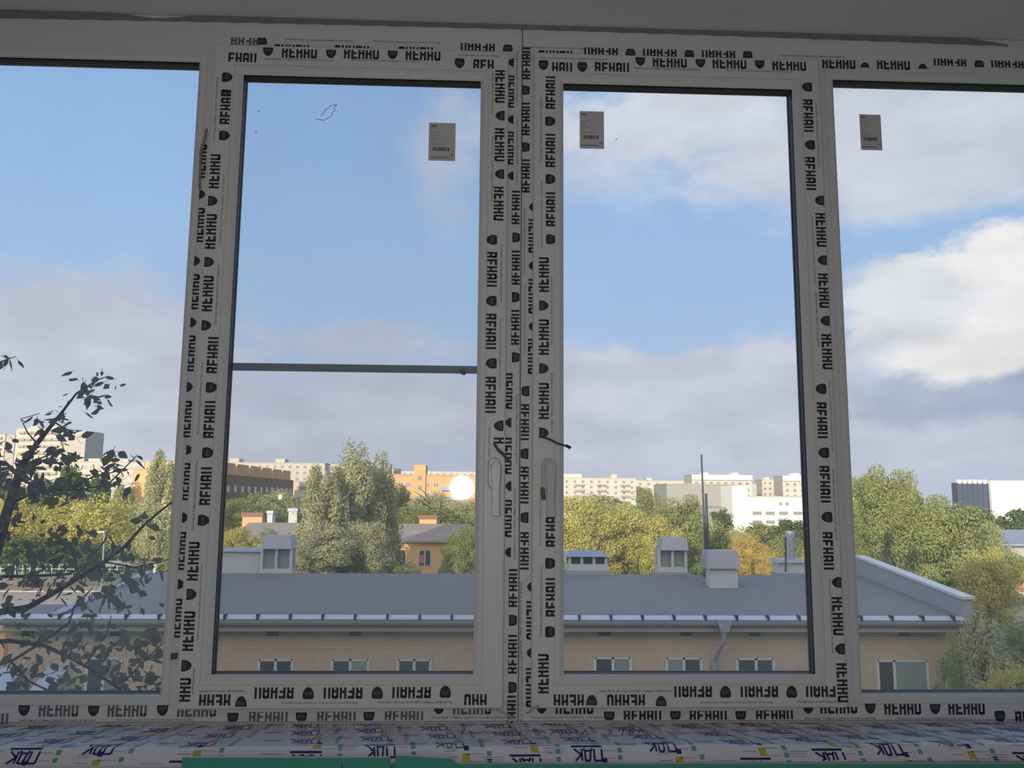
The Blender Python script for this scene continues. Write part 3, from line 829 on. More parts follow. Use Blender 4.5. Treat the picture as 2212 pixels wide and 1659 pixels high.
# pencil writing across the sill film, head down
mb = MB()
HW = [[(986, 1580), (992, 1576), (1000, 1578), (995, 1584), (988, 1583)], [(1004, 1575), (996, 1590)], [(1025, 1584), (1038, 1580), (1048, 1579), (1056, 1584), (1068, 1581), (1070, 1588)],
      [(1086, 1590), (1091, 1578), (1101, 1578), (1098, 1584), (1090, 1584)], [(1112, 1588), (1117, 1579), (1121, 1587), (1127, 1579)], [(1150, 1582), (1160, 1575), (1165, 1584), (1172, 1577), (1178, 1584)],
      [(1188, 1588), (1196, 1578)], [(1205, 1577), (1210, 1588), (1218, 1579)], [(1228, 1588), (1232, 1580), (1240, 1577), (1246, 1585)], [(1256, 1588), (1264, 1577), (1270, 1588)],
      [(1312, 1588), (1322, 1582), (1314, 1576), (1322, 1576)], [(1334, 1580), (1346, 1580), (1347, 1574), (1343, 1590)], [(1358, 1580), (1366, 1577), (1368, 1584), (1359, 1585), (1358, 1580)],
      [(1380, 1584), (1381, 1577), (1388, 1582), (1392, 1575)],
      [(1075, 1566), (1082, 1560), (1090, 1565)], [(1092, 1559), (1100, 1566)], [(1158, 1564), (1166, 1558), (1176, 1563)], [(1184, 1563), (1192, 1558), (1199, 1563)], [(1216, 1566), (1226, 1559)],
      [(1000, 1563), (1016, 1559), (1030, 1562), (1042, 1557)]]
for st in HW:
    pts = []
    for u, v in st:
        q = PZ(u, v, zs + .0008)
        if q.y < -.004: pts.append(q)
    if len(pts) > 1: mb.ribbon(pts, .0013, (0, 0, 1))
mb.build('pencil_writing', MT['pencil'], sill)

# green boards standing under and in front of the sill
yb = yF - .004


def board(u0, u1, vt, y0, th, label, tilt=0.0, rnd_corner=False):
    a, b = P(u0, vt, y0 - th), P(u1, vt + tilt, y0 - th)
    pts = [(a.x, 0), (b.x, 0), (b.x, b.z), (a.x, a.z)]
    if rnd_corner: pts = [(a.x, 0), (b.x, 0), (b.x, b.z - .010), (b.x - .004, b.z - .004), (b.x - .012, b.z), (a.x + .002, a.z), (a.x, a.z - .002)]
    t = thing('plasterboard_offcut', ((a.x + b.x) / 2, y0, 0), label, 'plasterboard', 'green plasterboard pieces under the sill')
    m_ = MB(); m_.prism([(x, y0 - th, z) for x, z in pts], (0, .0008, 0)); m_.build('face_paper', MT['gypsum'], t)
    m_ = MB(); m_.prism([(x, y0 - th + .0008, z) for x, z in pts], (0, th - .0008, 0)); m_.build('core', MT['paper'], t)
    return t


board(700, 2330, 1651, yb, .0095, 'long dark green board strip along the bottom, lowest top edge', -1)
board(393, 738, 1637, yb - .0105, .0095, 'wide green board piece at the left, straight top edge', 0)
board(741, 842, 1637, yb - .0105, .0095, 'narrow green board piece between the two wider ones', 0)
board(853, 986, 1632, yb - .0105, .0095, 'green board piece with a rounded right corner', 7, True)

# ================================================================== outside
MT.update(
    asphalt=mat('yard_asphalt', (.40, .36, .31), .9, .1, noise=.12, nscale=.25),
    soil=mat('grass_ground', (.10, .13, .045), .95, .05, noise=.35, nscale=.12),
    brick=brick_mat('tan_brick', (.60, .475, .355), (.54, .43, .32), (.40, .345, .295), 1.0, .26, .085, .012),
    roofing=mat('grey_roofing_felt', (.215, .212, .232), .85, .2, noise=.12, nscale=1.2, bump=.1),
    galv=mat('galvanised_sheet', (.37, .40, .49), .42, .4, .35, noise=.12, nscale=1.5),
    galvlight=mat('pale_metal_flashing', (.62, .66, .70), .35, .4, .3, noise=.12, nscale=.8),
    dark=mat('dark_opening', (.03, .035, .045), .7, .2),
    cornice=mat('plaster_cornice', (.44, .40, .36), .9, .1),
    wframe=mat('white_window_frame', (.62, .63, .66), .5, .3),
    pane=mat('dark_window_pane', (.055, .075, .085), .12, .5),
    curtain=mat('curtained_pane', (.24, .31, .30), .3, .4),
    bluesheet=mat('blue_sheet_roof', (.36, .46, .66), .5, .3),
    ochre=mat('ochre_render', (.72, .48, .245), .9, .1, noise=.06, nscale=.5),
    ochrebrick=brick_mat('ochre_brick', (.74, .49, .24), (.69, .45, .22), (.58, .40, .22), 1.0, .5, .2, .015),
    brownroof=mat('brown_sheet_roof', (.36, .31, .29), .8, .2, noise=.25, nscale=.6),
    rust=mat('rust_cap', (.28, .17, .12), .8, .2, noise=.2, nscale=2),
    pinkbrick=mat('pinkish_brick', (.56, .36, .27), .9, .1),
    palebrick=mat('pale_brick', (.60, .50, .32), .9, .1),
    white=mat('white_render', (.86, .85, .80), .9, .1),
    greyhall=mat('grey_panel', (.38, .375, .37), .9, .1),
    panelwhite=panel_mat('white_panels', (.66, .61, .55), (.46, .42, .38), 6.0, 2.8),
    panelpink=panel_mat('pale_pink_panels', (.70, .60, .53), (.52, .45, .40), 3.2, 2.8),
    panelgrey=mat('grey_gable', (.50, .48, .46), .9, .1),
    winfar=mat('far_window', (.30, .30, .31), .3, .4),
    balc=mat('balcony_front', (.40, .36, .36), .7, .2),
    blueglass=mat('facade_painted_shade', (.085, .105, .16), .4, .4),  # shade on the office block's front and ribs, put into the colour
    pink=mat('pink_curtain', (.52, .17, .24), .8, .1),
    bark=mat('bark', (.075, .06, .05), .9, .1, noise=.3, nscale=8),
    birchbark=mat('birch_bark', (.55, .53, .49), .8, .1, noise=.25, nscale=3),
    steel=mat('dark_mast_steel', (.06, .07, .085), .6, .3),
    carwhite=mat('white_car_paint', (.80, .80, .80), .25, .5),
    carwin=mat('car_glass', (.03, .035, .045), .1, .5),
    tyre=mat('tyre_rubber', (.02, .02, .02), .8, .2),
    orange=mat('orange_sheet', (.70, .34, .17), .7, .2),
    dish=mat('white_dish', (.75, .76, .75), .4, .4),
    red=mat('red_sheet', (.55, .12, .09), .6, .2),
)
LF = dict(  # blue raised in the far leaf colours to paint in air haze
    yellow=leaf_mat('hazed_yellow_green_leaves', [(.60, .57, .16), (.68, .61, .19), (.42, .46, .13), (.70, .58, .20), (.32, .37, .11)]),
    green=leaf_mat('hazed_green_leaves', [(.30, .35, .14), (.40, .43, .16), (.23, .29, .11), (.48, .48, .18)]),
    birch=leaf_mat('hazed_birch_leaves', [(.45, .48, .28), (.54, .54, .30), (.36, .40, .22), (.62, .58, .32)]),
    deep=leaf_mat('hazed_deep_green_leaves', [(.13, .19, .08), (.18, .23, .09), (.10, .15, .06), (.24, .28, .10)]),
    autumn=leaf_mat('hazed_autumn_leaves', [(.66, .50, .15), (.72, .52, .18), (.47, .43, .12), (.74, .55, .21)]),
    near=leaf_mat('near_leaves', [(.17, .185, .135), (.13, .15, .11), (.21, .22, .17), (.11, .12, .10), (.24, .22, .07)], .3),
)

# street level
mb = MB(); mb.poly([(-900, .4, GZ), (900, .4, GZ), (900, 1200, GZ), (-900, 1200, GZ)])
tag(mb.build('ground', MT['soil']), 'grassy street level ground between the houses', 'ground', kind='structure')
yc = PZ(150, 1236, GZ + .02).y
mb = MB(); mb.add([(-78, 46, GZ + .02), (-17.5, 46, GZ + .02), (-24, yc, GZ + .02), (-92, yc, GZ + .02)], [(0, 1, 2, 3)])
tag(mb.build('yard', MT['asphalt']), 'pale paved yard at the left beyond the grey roof', 'yard', kind='structure')
mb = MB()
ky = PZ(150, 1279, GZ + .02).y
mb.box(-70, ky, GZ + .02, -24, ky + .5, GZ + .14)
tag(mb.build('kerb', MT['cornice']), 'low kerb across the pale yard', 'kerb', kind='structure')

# ------------------------------------------------------------------ brick house with the grey roof
YE, YR = 28.3, 36.3
zE, zR = P(1220, 1330, YE).z, P(1220, 1241, YR).z
sl = (zR - zE) / (YR - YE)
xl_e = P(10, 1330, YE).x; xl = P(330, 1240, YR).x; xr = P(1857, 1240, YR).x
house = thing('brick_house', ((xl + xr) / 2, YE + 8, GZ), 'long tan brick house with a dark grey roof, directly opposite the windows', 'house')
yw = YE + .40
mb = MB()
mb.box(xl_e, yw, GZ, xr, YR + 7.4, zE - .30)
mb.prism([(xl, yw, zE - .30), (xl, YR + 7.4, zE - .30), (xl, YR, zR - .12)], (.3, 0, 0))
mb.prism([(xr - .3, yw, zE - .30), (xr - .3, YR + 7.4, zE - .30), (xr - .3, YR, zR - .12)], (.3, 0, 0))
mb.build('brick_wall', MT['brick'], house)
mb = MB()
ys = YE + 1.6
mb.prism([(xl, YE, zE), (xl, YR, zR), (xl, 2 * YR - YE, zE), (xl, 2 * YR - YE, zE - .12), (xl, YR, zR - .12), (xl, YE, zE - .12)], (xr - xl, 0, 0))
mb.prism([(xl_e, YE, zE), (xl_e, ys, zE + sl * (ys - YE)), (xl_e, ys, zE + sl * (ys - YE) - .12), (xl_e, YE, zE - .12)], (xl - xl_e, 0, 0))
mb.build('roof', MT['roofing'], house)
# eaves: pale flashing, gutter band, beige cornice
h1 = P(1220, 1337, YE).z; h2 = P(1220, 1348, YE).z; h3 = P(1220, 1360, yw).z
mb = MB(); mb.add([(xl_e, YE - .22, h1 + .02), (xr, YE - .22, h1 + .02), (xr, YE + .02, zE + .015), (xl_e, YE + .02, zE + .015)], [(0, 1, 2, 3)])
mb.add([(xl_e, YE - .22, h1 + .02), (xr, YE - .22, h1 + .02), (xr, YE - .22, h1 - .01), (xl_e, YE - .22, h1 - .01)], [(0, 1, 2, 3)])
mb.build('eave_flashing', MT['galvlight'], house)
mb = MB()
for y_, z_ in ((0, 0),):
    pts = []
    for k_ in range(9):
        an = math.pi + math.pi * k_ / 8; pts.append((xl_e, YE - .23 + .11 * math.cos(an), h1 - .02 + .19 * math.sin(an)))
    mb.prism(pts + [(xl_e, YE - .14, h1 - .02), (xl_e, YE - .14, h1 - .04)], (xr - xl_e, 0, 0))
mb.build('gutter', MT['galv'], house)
x = xl_e + .8
while x < xr:
    mb = MB(); mb.box(x, YE - .26, h1 - .02, x + .07, YE + .02, zE + .05)
    mb.build('gutter_bracket', MT['dark'], house); x += 1.12
mb = MB(); mb.box(xl_e, YE - .08, h3, xr, yw + .02, h2 + .01); mb.build('cornice', MT['cornice'], house)
for u in (60, 250, 590, 768, 1305, 1482, 1630, 1952):
    c = P(u, 1368, yw); mb = MB(); mb.box(c.x - .20, yw - .03, c.z - .09, c.x + .20, yw + .02, c.z + .09)
    mb.build('vent_grille', MT['dark'], house)


def house_window(u0, u1, vt, parts, frame='wframe', hgt=1.45, par=None, yw_=None):
    Y_ = yw if yw_ is None else yw_; p_ = house if par is None else par
    a, b = P(u0, vt, Y_), P(u1, vt, Y_)
    mb = MB(); x0_, x1_, z1_ = a.x, b.x, a.z; z0_ = z1_ - hgt; W = x1_ - x0_
    f = .06
    mb.box(x0_, Y_ - .03, z0_, x1_, Y_ + .05, z0_ + f); mb.box(x0_, Y_ - .03, z1_ - f, x1_, Y_ + .05, z1_)
    xs = [0] + parts + [1]
    for q in xs: mb.box(x0_ + W * q - f * .8, Y_ - .03, z0_, x0_ + W * q + f * .8, Y_ + .05, z1_)
    fr = mb.build('window', MT[frame], p_)
    light = u0 == 1895
    for q0, q1 in zip(xs[:-1], xs[1:]):
        mb = MB(); mb.box(x0_ + W * q0, Y_ - .01, z0_, x0_ + W * q1, Y_ + .04, z1_)
        mb.build('pane', MT['curtain'] if (q0 > 0 if light else (int(u0) + int(10 * q0)) % 3 == 0) else MT['pane'], fr)
    return fr


for u0, u1, vt, ps in ((718, 796, 1424, [.5]), (860, 930, 1424, [.5]), (1285, 1362, 1420, [.5]), (1440, 1514, 1421, [.5]), (1592, 1670, 1422, [.52]), (1895, 2002, 1426, [.33]),
                       (560, 632, 1424, [.5]), (190, 262, 1420, [.5])):
    house_window(u0, u1, vt, ps)
# verge parapets with metal capping
for xe, sgn, hh in ((xr, 1, .80), (xl, -1, .08)):
    mb = MB(); w_ = .34
    mb.prism([(xe, YE - .1, zE - .2), (xe, YR, zR - .2), (xe, YR, zR + hh), (xe, YE - .1, zE + hh * .78)], (sgn * w_, 0, 0))
    mb.build('verge_parapet', MT['galv'], house)
    if hh > .3:
        mb = MB()
        q0, q1 = Vector((xe - .08, YE - .2, zE + hh * .78)), Vector((xe - .08, YR + .3, zR + hh))
        mb.prism([q0, q1, q1 + Vector((0, 0, .10)), q0 + Vector((0, 0, .10))], (w_ + .16, 0, 0))
        mb.build('verge_capping', MT['galvlight'], house)
        mb = MB(); mb.prism([(xe, 2 * YR - YE, zE - .2), (xe, YR, zR - .2), (xe, YR, zR + hh), (xe, 2 * YR - YE, zE + hh * .78)], (sgn * w_, 0, 0))
        mb.build('verge_parapet', MT['galv'], house)
# downpipe with hopper and slanting foot
mb = MB(); a = P(1563, 1338, YE - .25)
mb.prism([(a.x - .27, YE - .40, a.z), (a.x + .27, YE - .40, a.z), (a.x + .14, YE - .40, a.z - .42), (a.x - .14, YE - .40, a.z - .42)], (0, .3, 0))
mb.tube([(a.x, YE - .26, a.z - .35), (a.x, YE - .22, a.z - .75)], .085, 10)
b1 = P(1543, 1428, yw - .12)
mb.tube([(a.x, YE - .22, a.z - .7), (a.x - .05, YE - .15, a.z - .85), b1, (b1.x - .05, b1.y, GZ + .3)], .085, 10)
mb.build('downpipe', MT['galv'], house)
# blue canopies low on the wall
for u0, u1, v in ((-8, 52, 1442), (104, 148, 1440)):
    a, b = P(u0, v, yw), P(u1, v, yw); mb = MB()
    mb.prism([(a.x, yw, a.z), (a.x, yw - 1.1, a.z - .55), (a.x, yw - 1.1, a.z - .61), (a.x, yw, a.z - .06)], (b.x - a.x, 0, 0))
    mb.build('porch_canopy', MT['bluesheet'], house)


def hatch(u0, u1, vb, Y_, hood, body, cols=0, label=None):
    """roof vent box: hood = (u0,u1,vtop,vbot), body = (u0,u1,vtop)"""
    rz = zE + sl * (min(Y_, 2 * YR - Y_) - YE) - .15
    a, b = P(body[0], body[2], Y_), P(body[1], body[2], Y_)
    zb3 = min(P(u0, vb, Y_).z, rz + .6); zb3 = min(zb3, rz)
    dpt = max(.7, (b.x - a.x) * .55)
    if cols:
        mb = MB(); zt = a.z; zm = P(u0, vb - (vb - body[2]) * (.30 if cols == 2 else .55), Y_).z
        mb.box(a.x, Y_, zb3, b.x, Y_ + dpt, zm)
        n = 3 if cols == 2 else 4
        for k_ in range(n):
            xx = a.x + (b.x - a.x - .12) * k_ / (n - 1)
            mb.box(xx, Y_, zm, xx + .12, Y_ + .12, zt); mb.box(xx, Y_ + dpt - .12, zm, xx + .12, Y_ + dpt, zt)
        v = mb.build('roof_vent', MT['galvlight'], house)
        mb = MB(); mb.box(a.x + .1, Y_ + .2, zm, b.x - .1, Y_ + dpt - .2, zt); mb.build('louvre', MT['winfar'] if cols == 2 else MT['dark'], v)
    else:
        mb = MB(); mb.box(a.x, Y_, zb3, b.x, Y_ + dpt, a.z); v = mb.build('roof_vent', MT['galvlight'], house)
    mb = MB(); mb.box(a.x - .08, Y_ - .08, zb3, b.x + .08, Y_ + dpt + .08, max(P(u0, vb - 5, Y_).z, rz + .02)); mb.build('base_flashing', MT['galv'], v)
    c0, c1 = P(hood[0], hood[2], Y_ - .18), P(hood[1], hood[3], Y_ - .18)
    mb = MB(); ins = (c1.x - c0.x) * (.16 if cols == 4 else .06); ym = Y_ + dpt / 2
    A = [(c0.x, Y_ - .2, c1.z), (c1.x, Y_ - .2, c1.z), (c1.x, Y_ + dpt + .2, c1.z), (c0.x, Y_ + dpt + .2, c1.z)]
    B = [(c0.x + ins, ym - .06 if cols == 4 else Y_ - .10, c0.z), (c1.x - ins, ym - .06 if cols == 4 else Y_ - .10, c0.z), (c1.x - ins, ym + .06 if cols == 4 else Y_ + dpt + .1, c0.z), (c0.x + ins, ym + .06 if cols == 4 else Y_ + dpt + .1, c0.z)]
    mb.add(A + B, [(3, 2, 1, 0), (4, 5, 6, 7), (0, 1, 5, 4), (1, 2, 6, 5), (2, 3, 7, 6), (3, 0, 4, 7)])
    mb.build('vent_hood', MT['galv'], v)


hatch(1222, 1316, 1237, 36.6, (1216, 1318, 1190, 1203), (1228, 1312, 1203), 4)
hatch(1421, 1484, 1241, 36.4, (1428, 1488, 1162, 1189), (1421, 1484, 1188), 2)
hatch(1532, 1594, 1276, 33.3, (1525, 1600, 1190, 1229), (1534, 1593, 1230), 0)
hatch(1680, 1746, 1243, 37.0, (1678, 1748, 1209, 1216), (1681, 1745, 1216), 0)
hatch(478, 560, 1246, 36.8, (476, 572, 1186, 1192), (480, 568, 1192), 0)
hatch(563, 632, 1247, 36.4, (566, 630, 1157, 1186), (563, 632, 1186), 2)
# grey pipe stack rising from the far vent
a = P(1714, 1214, 37.2); b = P(1714, 1148, 37.2); mb = MB(); mb.tube([(a.x, 37.6, a.z - .2), (b.x, 37.6, b.z)], .22, 14); mb.build('pipe_stack', MT['galv'], house)
mb = MB(); a = P(1697, 1226, 36.7); b = P(1697, 1160, 36.7); mb.tube([(a.x, 36.7, a.z - .2), (b.x, 36.7, b.z)], .045, 8); mb.build('pipe_stack', MT['steel'], house)

for u0, v0, u1, v1, r0, lab in ((1526, 1248, 1515, 982, .055, 'tall thin dark antenna mast above the grey roof'), (1531, 1246, 1525, 1066, .085, 'shorter thick dark pole just right of the tall mast')):
    Ym = 35.9; a, b = P(u0, v0, Ym), P(u1, v1, Ym)
    t = thing('antenna_mast', (a.x, Ym, zE + sl * (Ym - YE)), lab, 'antenna mast', 'masts on the grey roof')
    zb4 = zE + sl * (Ym - YE) - .02
    mb = MB(); mb.tube([(a.x, Ym, zb4), b], [r0, r0 * .7], 8); mb.build('pole', MT['steel'], t)
    mb = MB(); mb.tube([(a.x, Ym, zb4), (a.x, Ym, zb4 + .12)], .16, 10); mb.build('base_flange', MT['steel'], t)

# ------------------------------------------------------------------ yellow two storey house behind the trees
Yh = 78.0
e0, e1 = P(498, 1165, Yh), P(1012, 1168, Yh)
zr_ = P(760, 1130, Yh + 6).z
yh = thing('yellow_house', ((e0.x + e1.x) / 2, Yh + 6, GZ), 'yellow rendered two storey house with a brown roof behind the birch', 'house')
mb = MB(); mb.box(e0.x + .5, Yh + .5, GZ, e1.x - .5, Yh + 11.5, e1.z)
mb.build('wall', MT['ochre'], yh)
mb = MB(); mb.prism([(e0.x, Yh, e1.z), (e0.x, Yh + 6, zr_), (e0.x, Yh + 12, e1.z), (e0.x, Yh + 12, e1.z - .2), (e0.x, Yh, e1.z - .2)], (e1.x - e0.x, 0, 0))
mb.build('roof', MT['brownroof'], yh)
for u0, u1, vt, vb, Yc, m1, m2 in ((524, 566, 1107, 1128, Yh + 6, 'ochre', 'rust'), (805, 828, 1112, 1142, Yh + 3, 'palebrick', 'pinkbrick'), (824, 846, 1108, 1128, Yh + 6.5, 'palebrick', 'rust'), (906, 943, 1113, 1132, Yh + 6, 'ochre', 'rust')):
    a, b = P(u0, vt, Yc), P(u1, vb, Yc); mb = MB()
    mb.box(a.x, Yc, b.z - 1.2, b.x, Yc + .9, a.z - (a.z - b.z) * .4); ch = mb.build('chimney', MT[m1], yh)
    mb = MB(); mb.box(a.x - .12, Yc - .12, a.z - (a.z - b.z) * .42, b.x + .12, Yc + 1.02, a.z); mb.build('chimney_cap', MT[m2], ch)
for u0, u1, vt in ((660, 684, 1188), (760, 784, 1188), (852, 877, 1187), (905, 931, 1188), (960, 985, 1189)):
    fr = house_window(u0, u1, vt, [.5], hgt=1.5, par=yh, yw_=Yh + .47)
    if u0 == 905:
        a, b = P(907, 1198, Yh + .4), P(916, 1217, Yh + .4); mb = MB(); mb.box(a.x, Yh + .42, b.z, b.x, Yh + .44, a.z); mb.build('curtain', MT['pink'], fr)

# ------------------------------------------------------------------ far buildings


def block(name, label, cat, u0, u1, vt, Yf, depth, m, rot=0.0, group=None):
    """box building whose near face's left end stands at u0 on depth Yf; local x runs along the front"""
    a, b = P(u0, vt, Yf), P(u1, vt, Yf)
    W = (b.x - a.x) / (math.cos(rot)); H = a.z - GZ
    if group is None and name.startswith('apartment'): group = 'pale apartment blocks on the skyline'
    t = thing(name, (a.x, Yf, GZ), label, cat, group); t['_org'] = (0, 0, 0); t.rotation_euler = (0, 0, rot)
    mb = MB(); mb.box(0, 0, 0, W, depth, H); wl_ = mb.build('wall', MT[m], t)
    mb = MB(); mb.box(-.15, -.15, H, W + .15, depth + .15, H + .25); mb.build('roof', MT['panelgrey'], t)
    return t, W, H


def win_grid(t, W, H, nx, rows, w, h, x0=1.5, z_top=1.2, m='winfar', step=2.8, nm='window', yo=-.06, dp=.1, skip=None):
    mb = MB(); mb.box(0, yo, 0, w, yo + dp, h); proto = mb.build(nm, MT[m], t)
    first = True; sx = (W - 2 * x0 - w) / max(1, nx - 1)
    for r_ in range(rows):
        for i in range(nx):
            if skip and skip(i, r_): continue
            o = proto if first else proto.copy()
            if not first: C.objects.link(o)
            first = False
            o.location = (x0 + i * sx, 0, H - z_top - h - r_ * step)


def rooftop(t, x0, x1, d0, d1, h, H, m):
    mb = MB(); mb.box(x0, d0, H, x1, d1, H + h); mb.build('lift_housing', MT[m], t)


# left: two towers, pink block, ochre corner
t, W, H = block('apartment_tower', 'pale apartment tower at the far left with its shaded side painted grey', 'tower block', 36, 143, 926, 350, 22, 'panelpink', math.radians(-6))
win_grid(t, W, H, 6, 9, 2.6, 1.0, m='balc', nm='balcony', yo=-.7, dp=.8)
t2 = P(143, 926, 350)
mb = MB(); q = math.radians(6); mb.box(W, .5, 0, W + 9.5, 14, H - .8); mb.build('shade_grey_side', MT['panelgrey'], t)  # grey front face paints the tower's shaded right side
rooftop(t, 4, 7, 3, 8, 1.2, H, 'panelpink'); rooftop(t, 13, 15.5, 3, 8, 1.4, H, 'panelpink')
t, W, H = block('apartment_tower', 'second pale tower cut off by the left picture edge', 'tower block', -60, 12, 938, 420, 20, 'panelpink')
win_grid(t, W, H, 4, 8, 2.4, 1.2, m='balc', nm='balcony', yo=-.7, dp=.8)
mb = MB(); mb.box(W, .5, 0, W + 4.5, 16, H); mb.build('shade_grey_side', MT['panelgrey'], t)
t, W, H = block('apartment_block', 'pinkish white apartment block right of the tower, behind twigs', 'apartment block', 170, 312, 998, 300, 14, 'panelpink')
win_grid(t, W, H, 8, 5, 1.6, 1.3, m='winfar')
rooftop(t, 2, 6, 3, 9, 1.4, H, 'panelpink'); rooftop(t, 13, 16, 3, 9, 1.2, H, 'panelpink')
t, W, H = block('ochre_building', 'ochre corner building with a set back top floor, left of the mullion', 'building', 288, 418, 1014, 158, 14, 'ochre')
mb = MB(); a = P(312, 997, 160); mb.box((a.x - P(288, 997, 158).x), 2, H, W - .5, 13, a.z - GZ); mb.build('top_storey', MT['ochre'], t)
win_grid(t, W, H, 4, 3, 1.3, 1.4, x0=2.5, z_top=1.4, m='winfar', step=3.0)
t, W, H = block('shop_annex', 'low white annex against the ochre corner building', 'building', 250, 290, 1047, 170, 10, 'panelwhite')
win_grid(t, W, H, 2, 2, 1.3, 1.2, x0=.6, m='winfar')

# middle: white panel block, dark long building with ochre attic, yellow apartment house
t, W, H = block('apartment_block', 'white panel apartment block on the skyline behind the net', 'apartment block', 470, 702, 999, 400, 14, 'panelwhite')
win_grid(t, W, H, 14, 5, 1.5, 1.3, m='winfar')
for u in (505, 604):
    xx = P(u, 990, 400).x - P(470, 990, 400).x; rooftop(t, xx - 2, xx + 2.4, 0, 8, 2.0, H, 'panelwhite')
t, W, H = block('apartment_block', 'white panel block just left of the tall birch top', 'apartment block', 690, 800, 1003, 440, 14, 'panelwhite')
win_grid(t, W, H, 7, 4, 1.5, 1.3, m='winfar')
a = P(486, 1021, 150); b = P(634, 1040, 205)
rot = math.atan2(b.y - a.y, b.x - a.x); W = math.hypot(b.y - a.y, b.x - a.x); H = (a.z + b.z) / 2 - GZ
t = thing('long_building', (a.x, a.y, GZ), 'long shaded building with sunlit ochre attic boxes on its roof', 'building'); t['_org'] = (0, 0, 0); t.rotation_euler = (0, 0, rot)
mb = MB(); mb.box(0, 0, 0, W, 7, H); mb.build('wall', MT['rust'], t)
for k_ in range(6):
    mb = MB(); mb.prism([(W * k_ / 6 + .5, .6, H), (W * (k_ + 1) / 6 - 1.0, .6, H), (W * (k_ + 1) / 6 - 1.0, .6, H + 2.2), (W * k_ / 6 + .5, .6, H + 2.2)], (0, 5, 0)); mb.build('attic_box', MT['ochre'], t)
win_grid(t, W, H, 12, 2, 1.6, 1.2, m='wframe', z_top=2.0, step=3.0)
t, W, H = block('white_annex', 'small white annex at the end of the long shaded building', 'building', 637, 668, 1040, 215, 8, 'panelwhite')
win_grid(t, W, H, 3, 2, .9, 1.0, x0=.5, m='winfar')
t, W, H = block('yellow_apartments', 'yellow apartment house with a taller stair tower, behind the left sash', 'apartment block', 836, 1075, 1026, 235, 14, 'ochrebrick')
xa = P(894, 1004, 234.4).x - P(836, 1004, 235).x
mb = MB(); mb.box(xa, -.5, 0, xa + 3.3, 8, H + 2.9); st = mb.build('stair_tower', MT['ochrebrick'], t)
for zz in (1.1, 3.9, 6.7, 9.5):
    mb = MB(); mb.box(xa + 1.1, -.56, H + .9 - zz - 1.2, xa + 2.2, -.4, H + .9 - zz); mb.build('window', MT['winfar'], st)
for u in (846, 866, 882, 923, 942, 1010, 1030):
    xx = P(u, 1040, 235).x - P(836, 1040, 235).x
    for r_ in range(4):
        mb = MB(); mb.box(xx - .75, -.06, H - 3.4 - 2.8 * r_, xx + .75, .05, H - 2.0 - 2.8 * r_); f_ = mb.build('window', MT['wframe'], t)
        for s_ in (-.62, .08):
            mb = MB(); mb.box(xx + s_, -.08, H - 3.3 - 2.8 * r_, xx + s_ + .54, -.05, H - 2.1 - 2.8 * r_); mb.build('pane', MT['winfar'], f_)
xx = P(955, 1040, 235).x - P(836, 1040, 235).x
for r_ in range(3):
    mb = MB(); mb.box(xx, -1.0, H - 4.2 - 2.8 * r_, xx + 5.6, 0, H - 3.1 - 2.8 * r_); mb.build('balcony', MT['bluesheet'], t)
for u0, u1, vt, Y_, lab in ((802, 824, 995, 420, 'narrow white tower block right of the birch top'), (828, 842, 1003, 446, 'slim white block beside the narrow tower'), (846, 862, 1013, 466, 'small white block above the yellow apartments')):
    t, W, H = block('apartment_block', lab, 'apartment block', u0, u1, vt, Y_, 12, 'panelwhite')
    win_grid(t, W, H, 2, 3, 1.2, 1.2, x0=.8, m='winfar')
t, W, H = block('apartment_block', 'long low white block on the skyline above the yellow apartments', 'apartment block', 866, 1040, 1018, 490, 14, 'panelwhite')
win_grid(t, W, H, 12, 3, 1.5, 1.2, m='winfar')

# right: skyline behind the right sash
t, W, H = block('apartment_block', 'white skyline block with balcony stacks behind the right sash', 'apartment block', 1180, 1374, 1032, 420, 14, 'panelwhite')
for u in (1252, 1299, 1350):
    xx = P(u, 1040, 420).x - P(1180, 1040, 420).x
    for r_ in range(4):
        mb = MB(); mb.box(xx - 2.2, -1.0, H - 4.0 - 2.8 * r_, xx + 2.2, 0, H - 3.0 - 2.8 * r_); mb.build('balcony', MT['balc'], t)
win_grid(t, W, H, 11, 4, 1.3, 1.2, m='winfar')
for u0, u1 in ((1216, 1258), (1322, 1334)):
    rooftop(t, P(u0, 1030, 420).x - P(1180, 1030, 420).x, P(u1, 1030, 420).x - P(1180, 1030, 420).x, 2, 9, 2.2, H, 'panelwhite')
t, W, H = block('apartment_block', 'plain white low block left of the mast', 'apartment block', 1374, 1484, 1038, 450, 14, 'panelwhite')
rooftop(t, 6, 9, 2, 9, 1.6, H, 'panelwhite'); win_grid(t, W, H, 6, 3, 1.5, 1.2, m='winfar')
t, W, H = block('apartment_block', 'white block with a cream roof band right of the mast', 'apartment block', 1494, 1624, 1026, 380, 14, 'panelwhite')
mb = MB(); mb.box(0, -.8, H - 2.2, W, 0, H); mb.build('roof_band', MT['white'], t)
for xx in (6, 20): rooftop(t, xx, xx + 2.4, 2, 8, 1.2, H, 'white')
win_grid(t, W, H, 8, 4, 1.6, 1.2, z_top=3.2, m='winfar')
mb = MB(); mb.box(W, 0, 0, W + 2.0, 13, H - 4); mb.build('shade_grey_side', MT['panelgrey'], t)
t, W, H = block('apartment_block', 'small square white block behind the white school', 'apartment block', 1646, 1680, 1036, 415, 10, 'panelwhite')
rooftop(t, 2, 4.5, 2, 8, 1.2, H, 'panelwhite'); win_grid(t, W, H, 3, 3, 1.2, 1.2, x0=.8, m='winfar')
t, W, H = block('apartment_block', 'white block beside the dark sash edge at the right', 'apartment block', 1690, 1790, 1028, 390, 12, 'panelwhite')
